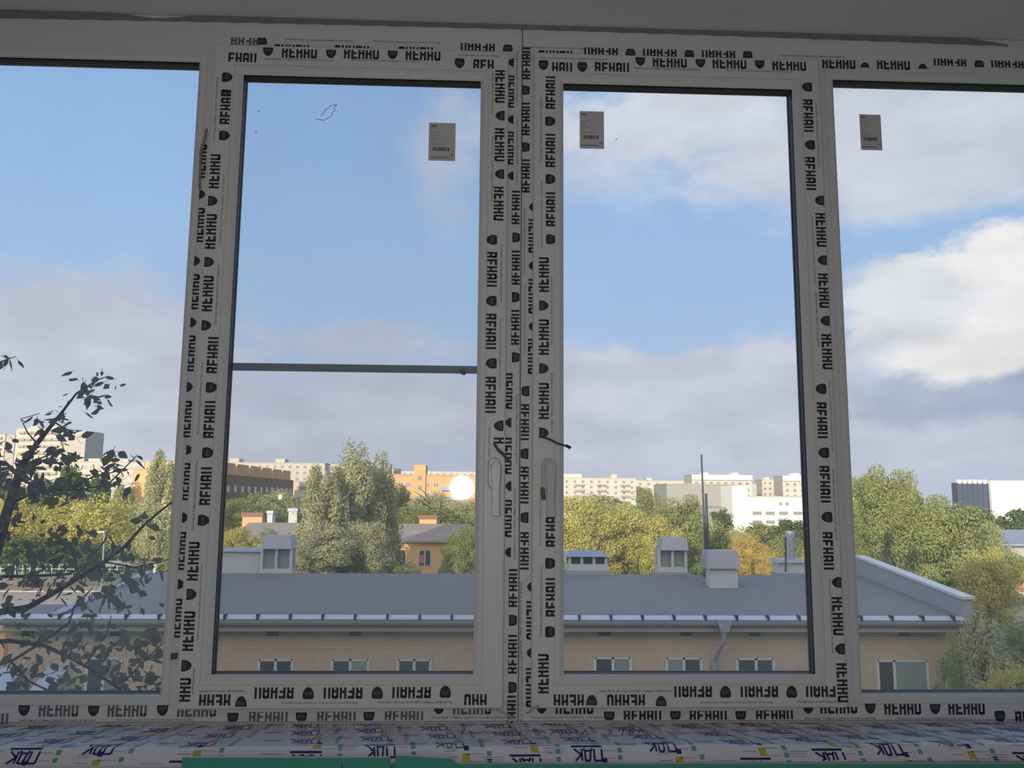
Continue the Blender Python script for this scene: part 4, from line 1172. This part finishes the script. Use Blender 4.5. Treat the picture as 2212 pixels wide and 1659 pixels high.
mb = MB(); mb.box(0, -.8, H - 2.4, W, 0, H); mb.build('roof_band', MT['white'], t); rooftop(t, 6, 9, 2, 8, 1.4, H, 'white')
win_grid(t, W, H, 6, 3, 1.4, 1.2, z_top=3.4, m='winfar')
t, W, H = block('grey_hall', 'large light grey windowless hall behind the mast', 'hall', 1440, 1590, 1046, 268, 20, 'greyhall')
zz = P(1500, 1094, 268).z - GZ; mb = MB(); mb.box(0, -.3, zz - .3, W, 0, zz + .3); mb.build('eave_band', MT['winfar'], t)
t, W, H = block('white_school', 'bright white three storey building with a square end tower', 'building', 1614, 1900, 1073, 228, 14, 'white')
xa = P(1580, 1050, 228).x - P(1614, 1050, 228).x; mb = MB(); mb.box(xa, -.6, 0, 0, 10, P(1590, 1049, 228).z - GZ); mb.build('end_tower', MT['white'], t)
for vt, us_, w_, h_ in ((1085, (1683, 1697), .75, .95), (1105, (1625, 1653, 1682, 1713, 1742, 1850, 1880), 2.5, .95), (1124, (1625, 1653, 1682, 1713, 1742, 1850, 1880), 2.5, .95)):
    for u in us_:
        q = P(u, vt, 228); xx = q.x - P(1614, vt, 228).x; z_ = q.z - GZ
        mb = MB(); mb.box(xx, -.05, z_ - h_, xx + w_, .05, z_); mb.build('window', MT['winfar'], t)
t, W, H = block('office_block', 'striped block with a blue grey painted shade front and white end wall at the far right', 'office block', 2068, 2134, 1043, 380, 5, 'blueglass')
for k_ in range(6):
    mb = MB(); mb.box(W * k_ / 6 + .2, -.5, H - .4, W * k_ / 6 + 1.5, 1.5, H + 1.5); mb.build('roof_fin', MT['white'], t)
for k_ in range(7):
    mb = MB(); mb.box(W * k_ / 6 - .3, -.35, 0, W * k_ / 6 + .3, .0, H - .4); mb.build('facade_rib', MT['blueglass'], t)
mb = MB(); mb.box(W, -2, 0, W + 22, 14, H + 1.2); mb.build('end_wall', MT['white'], t)
t, W, H = block('low_house', 'low grey roofed shed among the trees at the right edge', 'house', 2164, 2300, 1180, 100, 8, 'panelgrey')
mb = MB(); mb.prism([(-.5, -.6, H), (-.5, 4, H + 1.9), (-.5, 8.6, H)], (W + 1, 0, 0)); mb.build('pitched_roof', MT['galv'], t)
t, W, H = block('orange_kiosk', 'small orange roofed kiosk at the right edge', 'kiosk', 2160, 2240, 1285, 62, 3, 'panelgrey')
mb = MB(); mb.prism([(-.4, -.6, H - .1), (-.4, 1.5, H + .7), (-.4, 3.6, H - .1)], (W + .8, 0, 0)); mb.build('pitched_roof', MT['orange'], t)
t, W, H = block('yellow_outhouse', 'sunlit ochre outhouse at the lower left edge', 'building', -70, 12, 1362, 37, 4, 'ochre')


# ------------------------------------------------------------------ vehicles, fence, small things


def car(u, v, label, rot, van=False, s=1.0):
    c = PZ(u, v, GZ + .03)
    t = thing('car', (c.x, c.y, GZ + .03), label, 'car', 'white vehicles parked outside'); t['_org'] = (0, 0, 0); t.rotation_euler = (0, 0, rot); t.scale = (s, s, s)
    prof = [(-2.2, .3), (2.2, .3), (2.25, .75), (1.5, .95), (.8, 1.45), (-1.2, 1.5), (-2.1, 1.0), (-2.25, .7)] if not van else [(-2.3, .3), (2.3, .3), (2.35, .9), (1.9, 1.15), (1.2, 1.95), (-2.2, 2.0), (-2.3, 1.2)]
    mb = MB(); mb.prism([(x, -.85, z) for x, z in prof], (0, 1.7, 0)); bevel(mb.build('body', MT['carwhite'], t), .08, 2)
    mb = MB(); wz = (1.0, 1.4) if not van else (1.2, 1.75)
    mb.prism([(-1.2, -.87, wz[0]), (1.25, -.87, wz[0]), (.75, -.87, wz[1]), (-1.1, -.87, wz[1])], (0, 1.74, 0)); mb.build('side_windows', MT['carwin'], t)
    for x in (-1.4, 1.4):
        for y in (-.78, .60):
            mb = MB(); mb.tube([(x, y, .32), (x, y + .2, .32)], .32, 14); mb.build('wheel', MT['tyre'], t)


car(262, 1229, 'white van parked in the sun beyond the yard, behind twigs', math.radians(8), True, 1.05)
car(318, 1226, 'white car behind the van, half hidden by leaves', math.radians(4))
car(2172, 1309, 'white car in front of the orange kiosk', math.radians(20))

yf = yc - 2
fe = thing('railing', (PZ(200, 1238, GZ).x, yf, GZ), 'thin white railing along the far side of the pale yard', 'railing')
xa, xb = P(-30, 1230, yf).x, P(300, 1230, yf).x
mb = MB(); mb.tube([(xa, yf, GZ + 1.15), (xb, yf, GZ + 1.15)], .05, 6); mb.tube([(xa, yf, GZ + .6), (xb, yf, GZ + .6)], .04, 6); mb.build('rail', MT['wframe'], fe)
n = 22
for k_ in range(n):
    xx = xa + (xb - xa) * k_ / (n - 1); mb = MB(); mb.tube([(xx, yf, GZ), (xx, yf, GZ + 1.25)], .06, 6); mb.build('post', MT['wframe'], fe)
lp = thing('lamp_post', (P(218, 1250, 70).x, 70, GZ), 'thin grey lamp post in front of the pale yard', 'lamp post')
a, b = P(218, 1300, 70), P(226, 1150, 70); mb = MB(); mb.tube([(a.x, 70, GZ), (b.x, 70, b.z)], .07, 8); mb.build('pole', MT['galv'], lp)
mb = MB(); mb.prism([(b.x - .5, 69.6, b.z), (b.x + .15, 69.6, b.z), (b.x + .15, 69.6, b.z + .12), (b.x - .5, 69.6, b.z + .08)], (0, .5, 0)); mb.build('lamp_head', MT['galv'], lp)
# dish and two little white roof huts seen through the net
ds = thing('satellite_dish', (P(605, 1073, 120).x, 120, GZ), 'round white satellite dish on a pole among the trees', 'satellite dish')
c = P(605, 1073, 120); mb = MB(); rg = []
for rr_, yy_ in ((0, .12), (.22, .09), (.38, .0)):
    rg.append([(c.x + rr_ * .8 * math.cos(2 * math.pi * k_ / 20), 120 + yy_ - .12, c.z + rr_ * 1.1 * math.sin(2 * math.pi * k_ / 20)) for k_ in range(20)])
rg = rg[::-1]
mb.add([q for g_ in rg for q in g_], [(i * 20 + k_, i * 20 + (k_ + 1) % 20, (i + 1) * 20 + (k_ + 1) % 20, (i + 1) * 20 + k_) for i in range(2) for k_ in range(20)])
mb.build('reflector', MT['dish'], ds)
mb = MB(); mb.tube([(c.x, 120.15, GZ), (c.x, 120.15, c.z)], .05, 6); mb.build('pole', MT['steel'], ds)
for u0, u1, vt, Y_, lab in ((576, 591, 1103, 100, 'tiny white ventilation shaft left of the taller pair'), (622, 644, 1098, 102, 'white ventilation shaft with a grey lid above the yellow house roof'), (647, 663, 1104, 104.5, 'lower wide white shaft just right of the grey lidded one')):
    a, b = P(u0, vt, Y_), P(u1, vt, Y_); t = thing('ventilation_shaft', ((a.x + b.x) / 2, Y_, GZ), lab, 'ventilation shaft', 'white ventilation shafts among the trees')
    mb = MB(); mb.box(a.x + .1, Y_, GZ, b.x - .1, Y_ + 1.6, a.z - .35); mb.build('wall', MT['wframe'], t)
    mb = MB(); mb.box(a.x, Y_ - .15, a.z - .35, b.x, Y_ + 1.7, a.z); mb.build('lid', MT['galv'], t)

# ================================================================== trees


def crown(name, seed, n, card, kind='round'):
    g = np.random.default_rng(seed)
    K = 58 if kind != 'conifer' else 60
    d = g.normal(size=(K, 3)); d /= np.linalg.norm(d, axis=1)[:, None]
    rad = .15 + .68 * g.random(K) ** .55
    cc = d * rad[:, None]
    cr = .20 + .16 * g.random(K)
    if kind == 'birch':
        cc[:, 2] = g.random(K) ** 1.2 * 1.8 - .9; tap = np.clip(1.0 - (cc[:, 2] + .1) * .62, .15, 1); an = g.random(K) * 6.283
        rr_ = np.sqrt(g.random(K)) * .8 * tap; cc[:, 0] = rr_ * np.cos(an); cc[:, 1] = rr_ * np.sin(an); cr = .13 + .12 * g.random(K)
    if kind == 'conifer':
        cc[:, 2] = g.random(K) * 1.9 - .95; w = (1 - cc[:, 2]) / 2 * .9; an = g.random(K) * 6.283
        cc[:, 0] = w * np.cos(an) * .7; cc[:, 1] = w * np.sin(an) * .7; cr = .10 + .2 * w
    idx = g.integers(0, K, n)
    e = g.normal(size=(n, 3)); e /= np.linalg.norm(e, axis=1)[:, None]
    r_ = .45 + .62 * g.random(n) ** .7
    sq_ = np.array([1.15, 1.15, .8]) if kind != 'birch' else np.array([.8, .8, 1.7])
    p = cc[idx] + e * sq_ * (cr[idx] * r_)[:, None]
    nrm = g.normal(size=(n, 3)) * .7 + e * 1.1 + p * .5; nrm /= np.linalg.norm(nrm, axis=1)[:, None]
    t = np.cross(nrm, g.normal(size=(n, 3))); t /= np.linalg.norm(t, axis=1)[:, None]
    b = np.cross(nrm, t)
    s_ = card * (.6 + .8 * g.random(n))[:, None]
    v = np.stack([p + t * s_, p + b * s_ * .62, p - t * s_, p - b * s_ * .62], 1).reshape(-1, 3)
    me = bpy.data.meshes.new(name)
    me.vertices.add(4 * n); me.vertices.foreach_set('co', v.ravel())
    me.loops.add(4 * n); me.loops.foreach_set('vertex_index', np.arange(4 * n, dtype=np.int32))
    me.polygons.add(n); me.polygons.foreach_set('loop_start', np.arange(0, 4 * n, 4, dtype=np.int32))
    me.update(calc_edges=True); me.validate()
    me.materials.append(LF['green'])
    return me


CROWN = dict(
    fine=[crown('crown', 1, 26000, .025), crown('crown', 2, 26000, .025)],
    round=[crown('crown', 3, 10000, .032), crown('crown', 4, 10000, .032), crown('crown', 5, 10000, .032)],
    birch=[crown('crown', 6, 22000, .027, 'birch'), crown('crown', 7, 22000, .027, 'birch')],
    conifer=[crown('crown', 8, 9000, .03, 'conifer')],
    far=[crown('crown', 9, 6000, .06), crown('crown', 10, 6000, .06)],
)
_ti = [0]


def tree(u, vt, vb, wpx, Y, kind, leaf, label, bark='bark', group='trees between the houses', thin=1.0):
    """crown top at picture row vt, crown foot at vb, wpx wide, standing on the street at depth Y"""
    _ti[0] += 1; i = _ti[0]; rr = random.Random(100 + i)
    top, bot = P(u, vt, Y), P(u, vb, Y)
    hw = wpx / 2 / FPX * (top - CAM).dot(FWD)
    zt, zb_ = top.z, max(bot.z, GZ + .6); hz = (zt - zb_) / 2 * 1.05
    x = top.x
    t = thing('birch_tree' if kind == 'birch' else ('conifer_tree' if kind == 'conifer' else 'leafy_tree'), (x, Y, GZ), label, 'tree', group)
    me = CROWN[kind][i % len(CROWN[kind])]
    o = bpy.data.objects.new('crown', me); C.objects.link(o); o.parent = t
    o.location = (0, 0, (zt + zb_) / 2 - GZ); o.scale = (hw * 1.08, hw * 1.08, hz); o.rotation_euler = (0, 0, rr.random() * 6.28)
    o.material_slots[0].link = 'OBJECT'; o.material_slots[0].material = LF[leaf]
    r0 = max(.10, .022 * (zt - GZ)) * thin
    mb = MB(); H = zt - GZ; zc0 = (zb_ - GZ)
    mb.tube([(x, Y, GZ), (x + .1, Y, GZ + H * .3), (x - .1, Y, GZ + H * .55), (x + .05, Y, GZ + H * .88)], [r0, r0 * .8, r0 * .55, r0 * .15], 8)
    for k_ in range(6):
        an = rr.random() * 6.28; z0 = GZ + zc0 + (H - zc0) * (.12 + .6 * rr.random()); L = hw * (.5 + .35 * rr.random())
        mb.tube([(x, Y, z0), (x + L * .5 * math.cos(an), Y + L * .5 * math.sin(an), z0 + L * .4), (x + L * math.cos(an), Y + L * math.sin(an), z0 + L * .65)], [r0 * .4, r0 * .28, r0 * .1], 6)
    mb.build('trunk', MT[bark], t, True)
    return t


# left pane, beyond the yard
tree(40, 1066, 1215, 150, 103, 'round', 'yellow', 'yellowish tree crown at the left edge behind the near twigs')
tree(128, 1062, 1222, 170, 117, 'round', 'yellow', 'broad yellow green tree left of the middle of the left pane')
tree(225, 1068, 1215, 170, 105, 'round', 'yellow', 'broad yellow green tree above the white van')
tree(318, 1100, 1222, 130, 100, 'round', 'green', 'green bushy tree beside the mullion at the left')
tree(350, 1000, 1200, 110, 96, 'birch', 'birch', 'pale drooping birch before the ochre corner building', 'birchbark')
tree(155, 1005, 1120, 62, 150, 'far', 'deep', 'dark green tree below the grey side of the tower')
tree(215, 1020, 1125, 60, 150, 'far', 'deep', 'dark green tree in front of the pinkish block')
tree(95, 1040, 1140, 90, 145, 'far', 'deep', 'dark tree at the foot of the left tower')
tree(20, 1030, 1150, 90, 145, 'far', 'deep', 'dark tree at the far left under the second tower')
tree(270, 1050, 1150, 60, 140, 'far', 'green', 'small green tree before the white annex')
tree(60, 1150, 1230, 170, 95, 'round', 'deep', 'low dark bush row at the left back edge of the yard')
tree(190, 1165, 1232, 110, 98, 'round', 'deep', 'low dark bush left of the white van')
tree(395, 1150, 1240, 120, 75, 'round', 'green', 'green bush hidden mostly by the left mullion')
# left sash
tree(755, 990, 1235, 205, 64, 'birch', 'birch', 'tall drooping birch in front of the yellow house', 'birchbark')
tree(695, 1035, 1240, 150, 60, 'birch', 'birch', 'shorter birch left of the tallest one', 'birchbark')
tree(825, 1008, 1240, 110, 68, 'birch', 'birch', 'slim birch right of the tallest one', 'birchbark')
tree(545, 1060, 1140, 120, 130, 'round', 'green', 'round green tree behind the left chimney of the yellow house')
tree(620, 1056, 1140, 120, 128, 'round', 'birch', 'rounded tree behind the satellite dish')
tree(490, 1075, 1170, 90, 110, 'round', 'green', 'green tree at the left edge of the left sash glass')
tree(865, 1040, 1130, 70, 140, 'round', 'deep', 'dark round tree before the yellow apartments')
tree(930, 1062, 1135, 110, 130, 'round', 'birch', 'grey green tree right of the stair tower')
tree(1010, 1075, 1160, 110, 120, 'round', 'birch', 'tree crown below the flash reflection in the glass')
tree(880, 1090, 1140, 110, 120, 'round', 'green', 'low tree behind the right chimney of the yellow house')
tree(1005, 1130, 1250, 90, 68, 'fine', 'green', 'tree at the right end of the yellow house')
tree(965, 1195, 1260, 60, 58, 'conifer', 'deep', 'dark pointed conifer by the yellow house window')
tree(650, 1160, 1250, 110, 55, 'fine', 'birch', 'leafy bush in front of the yellow house, left of the birches')
tree(870, 1212, 1262, 80, 60, 'fine', 'green', 'low bush under the first yellow house window')
tree(510, 1135, 1215, 95, 52, 'fine', 'yellow', 'sunlit yellowish bush above the grey roof vents at the left')
tree(585, 1135, 1240, 80, 66, 'round', 'green', 'green bush beside the left vent hood')
# right sash
tree(1262, 1062, 1250, 150, 52, 'fine', 'yellow', 'big yellow green tree at the left edge of the right sash glass')
tree(1352, 1076, 1255, 140, 54, 'fine', 'yellow', 'yellow green tree between the low vent and the tall vent')
tree(1400, 1048, 1200, 80, 72, 'fine', 'green', 'taller green crown behind the yellow green trees')
tree(1465, 1058, 1250, 125, 60, 'fine', 'green', 'green tree directly left of the antenna mast')
tree(1420, 1110, 1260, 110, 52, 'fine', 'yellow', 'yellow green tree behind the tall roof vent')
tree(1553, 1118, 1250, 90, 74, 'round', 'green', 'green tree between mast and hooded vent')
tree(1610, 1150, 1260, 90, 58, 'fine', 'autumn', 'golden autumn tree right of the hooded vent')
tree(1655, 1185, 1262, 80, 54, 'fine', 'autumn', 'low golden bush left of the far vent')
tree(1755, 1180, 1260, 60, 54, 'fine', 'autumn', 'small golden bush at the dark edge of the right sash')
tree(1640, 1128, 1175, 90, 130, 'far', 'green', 'distant tree before the windows of the white school')
tree(1710, 1122, 1180, 80, 120, 'far', 'deep', 'dark distant tree at the right of the white school')
tree(1560, 1098, 1150, 50, 180, 'far', 'deep', 'small distant tree in front of the grey hall')
tree(1300, 1070, 1120, 120, 190, 'far', 'birch', 'distant tree row below the balcony block')
# right pane
tree(1915, 992, 1230, 135, 82, 'fine', 'green', 'tall poplar like tree just right of the right mullion')
tree(1860, 1020, 1230, 80, 86, 'fine', 'green', 'pale green tree against the right mullion')
tree(1985, 1050, 1260, 150, 66, 'fine', 'green', 'green tree in the middle of the right pane')
tree(2065, 1078, 1330, 200, 55, 'fine', 'green', 'large rounded green tree sloping down to the right')
tree(2120, 1170, 1380, 130, 46, 'fine', 'yellow', 'yellow green tree behind the end of the grey roof')
tree(2205, 1100, 1200, 120, 130, 'far', 'deep', 'dark distant tree under the striped office block')
tree(2140, 1105, 1200, 80, 150, 'far', 'deep', 'distant tree left of the grey shed')
tree(2225, 1320, 1520, 150, 30, 'fine', 'green', 'yellowish green tree at the right edge in front of the brick house')
tree(2120, 1345, 1620, 150, 27, 'birch', 'birch', 'drooping willow like tree over the corner of the brick house')
tree(2195, 1230, 1290, 60, 70, 'round', 'green', 'green bush behind the orange kiosk')

for k_, (u, vt, vb, w_, Y_, kd, lf, lab) in enumerate((
        (1690, 1150, 1235, 110, 95, 'round', 'green', 'green tree behind the pipe stack'),
        (1580, 1135, 1235, 90, 100, 'round', 'birch', 'green tree below the end tower of the white school'),
        (1500, 1150, 1245, 100, 85, 'round', 'green', 'low green tree left of the mast foot'),
        (1740, 1140, 1230, 70, 110, 'round', 'deep', 'dark tree against the dark edge of the right sash'),
        (2185, 1182, 1300, 100, 84, 'round', 'green', 'green tree below the grey shed'),
        (2120, 1120, 1230, 90, 100, 'round', 'birch', 'grey green tree left of the shed'),
        (2060, 1250, 1420, 130, 46.5, 'fine', 'yellow', 'yellow green bushy tree behind the verge of the grey roof'),
        (2235, 1180, 1290, 70, 66, 'round', 'yellow', 'yellowish tree at the right edge above the kiosk'),
        (2170, 1420, 1640, 110, 24, 'fine', 'yellow', 'sunlit bush at the lower right corner of the right pane'),
        (2050, 1400, 1640, 90, 26, 'birch', 'green', 'hanging twigs before the right window of the brick house'),
        (690, 1130, 1255, 170, 57, 'fine', 'birch', 'dense leafy tree at the foot of the birches'),
        (790, 1120, 1255, 120, 59, 'fine', 'birch', 'leafy tree under the tallest birch at its right'),
        (560, 1085, 1140, 150, 108, 'round', 'green', 'broad tree behind the ridge of the yellow house'),
        (700, 1085, 1150, 150, 105, 'round', 'green', 'broad tree behind the white ventilation shafts'),
        (950, 1095, 1150, 150, 108, 'round', 'green', 'broad tree right of the yellow house chimneys'),
        (470, 1140, 1240, 70, 70, 'round', 'green', 'tree at the left dark edge of the left sash'),
        (300, 1075, 1180, 120, 125, 'round', 'birch', 'grey green tree behind the white van'),
        (1068, 1066, 1230, 140, 92, 'round', 'green', 'green tree mostly behind the left sash handle stile'),
        (1180, 1080, 1235, 130, 88, 'round', 'green', 'green tree mostly behind the right sash handle stile'))):
    tree(u, vt, vb, w_, Y_, kd, lf, lab)

# ------------------------------------------------------------------ the tree close to the house, at the left
Yn = 2.75
nt = thing('near_tree', (P(-150, 1300, Yn).x, Yn, GZ), 'dark leafy tree close to the house, its twigs crossing the left pane', 'tree')
rn = random.Random(21)


def pl(pts, dy=0.0): return [P(u, v, Yn + dy + i * .03) for i, (u, v) in enumerate(pts)]


def px(r): return r * 4.55 / FPX


base = P(-150, 1300, Yn)
mb = MB(); mb.tube([(base.x - .1, Yn, GZ), (base.x - .15, Yn, -4), (base.x - .05, Yn, -1.2), tuple(P(-60, 1330, Yn)), tuple(P(-12, 1200, Yn)), tuple(P(20, 1090, Yn)), tuple(P(48, 1005, Yn)), tuple(P(80, 958, Yn)), tuple(P(128, 898, Yn)), tuple(P(165, 850, Yn)), tuple(P(212, 820, Yn)), tuple(P(236, 812, Yn))],
                   [.13, .11, .085, px(15), px(12), px(10), px(8), px(5.5), px(3.2), px(2.2), px(1.5), px(.8)], 8)
mb.build('trunk', MT['bark'], nt, True)
BR = [
    ([(-100, 1352), (0, 1322), (60, 1312), (110, 1284), (170, 1248), (225, 1214), (270, 1180), (310, 1135), (345, 1105), (385, 1075)], 8, 2.0, -.1),
    ([(-100, 1395), (20, 1384), (95, 1394), (150, 1420), (190, 1442), (260, 1490), (300, 1530)], 5, 2, -.2),
    ([(-100, 1470), (30, 1425), (90, 1388), (150, 1345), (160, 1310), (200, 1270)], 4, 1.2, .1),
    ([(5, 1245), (60, 1245), (150, 1240), (190, 1215), (225, 1170), (240, 1130)], 4, 1.2, .15),
    ([(20, 1090), (60, 1070), (110, 1058), (170, 1058), (240, 1046), (270, 1050)], 3.5, 1, .05),
    ([(150, 1058), (200, 1030), (245, 1020), (250, 985), (243, 978)], 2, .9, .0),
    ([(240, 1040), (270, 1010), (295, 985), (302, 990)], 1.8, .8, .08),
    ([(80, 958), (60, 935), (45, 905), (86, 893)], 1.8, .8, -.05),
    ([(118, 912), (140, 926), (160, 935), (176, 930)], 1.8, .8, .05),
    ([(-40, 800), (-10, 785), (10, 778), (34, 770)], 2.0, .9, .0),
    ([(48, 1005), (100, 985), (140, 975), (130, 950)], 2, .9, .1),
    ([(180, 1442), (210, 1400), (232, 1365), (240, 1330)], 2.2, .9, -.1),
    ([(260, 1480), (300, 1440), (340, 1400), (372, 1370)], 2.2, .9, .05),
    ([(135, 895), (148, 865)], 1.6, .7, .0),
    ([(225, 1214), (290, 1225), (345, 1215), (372, 1205)], 2.0, .9, .0),
    ([(20, 1425), (60, 1470), (120, 1500), (200, 1520)], 2.6, 1.2, .0),
]
for pts, r0, r1, dy in BR:
    mb = MB(); n = len(pts)
    mb.tube(pl(pts, dy), [px(r0 + (r1 - r0) * i / (n - 1)) for i in range(n)], 6)
    mb.build('branch', MT['bark'], nt, True)
CL = [((185, 850), 60, 42, 34), ((120, 905), 42, 30, 20), ((150, 935), 36, 20, 12), ((75, 905), 26, 16, 7), ((228, 822), 30, 14, 6), ((110, 985), 70, 40, 46), ((60, 1030), 70, 45, 48), ((10, 1010), 45, 70, 46),
      ((150, 1050), 90, 26, 46), ((255, 1020), 48, 30, 26), ((240, 978), 26, 8, 6), ((295, 992), 14, 8, 4), ((15, 780), 26, 14, 9),
      ((70, 1060), 90, 22, 40), ((20, 1120), 30, 60, 22), ((120, 1150), 80, 60, 42), ((60, 1190), 80, 40, 46), ((150, 1200), 70, 40, 40), ((240, 1200), 60, 40, 34), ((320, 1130), 40, 30, 12),
      ((100, 1250), 110, 22, 44), ((220, 1250), 70, 40, 44), ((300, 1230), 60, 40, 26), ((30, 1290), 50, 40, 26), ((170, 1290), 90, 26, 30), ((270, 1290), 50, 40, 18),
      ((170, 1340), 60, 24, 24), ((60, 1370), 60, 30, 22), ((160, 1385), 70, 30, 40), ((260, 1380), 70, 40, 46), ((320, 1400), 40, 50, 34), ((230, 1430), 90, 30, 44), ((60, 1450), 60, 40, 40), ((130, 1480), 70, 30, 40),
      ((270, 1470), 80, 30, 60), ((330, 1480), 30, 30, 20), ((30, 1500), 40, 20, 16), ((200, 1500), 60, 20, 20)]
mb = MB()
LO = [(0, 0), (.16, .20), (.42, .30), (.72, .17), (1, 0)]
for (u, v), ru, rv, n in CL:
    for _ in range(int(n * (.95 if v < 1120 else (.85 if v < 1330 else .72)))):
        uu, vv = u + rn.gauss(0, ru * .5), v + rn.gauss(0, rv * .5)
        c = P(uu, vv, Yn + rn.uniform(-.35, .35))
        L = px(rn.uniform(13, 30))
        d = Vector((rn.gauss(.1, .7), rn.gauss(0, .5), rn.gauss(-.35, .5))).normalized()
        w = d.cross(Vector((rn.gauss(0, 1), rn.gauss(0, 1), rn.gauss(0, 1)))).normalized(); nn = d.cross(w)
        fold = rn.uniform(.05, .35)
        mid = [c + d * (L * a) - nn * (.06 * L * math.sin(a * 3)) for a, _b in LO]
        rt_ = [m_ + w * (L * b_) + nn * (L * b_ * fold) for m_, (_a, b_) in zip(mid, LO)][1:-1]
        lf_ = [m_ - w * (L * b_) + nn * (L * b_ * fold) for m_, (_a, b_) in zip(mid, LO)][1:-1]
        vs = mid + rt_ + lf_
        mb.add(vs, [(0, 1, 5), (1, 2, 6, 5), (2, 3, 7, 6), (3, 4, 7), (0, 8, 1), (1, 8, 9, 2), (2, 9, 10, 3), (3, 10, 4)])
        s0 = c - d * (L * rn.uniform(.2, .5)); mb.ribbon([s0, c], px(1.3), nn)
mb.build('leaves', LF['near'], nt)

for o in list(C.objects):
    if '_org' in o: del o['_org']
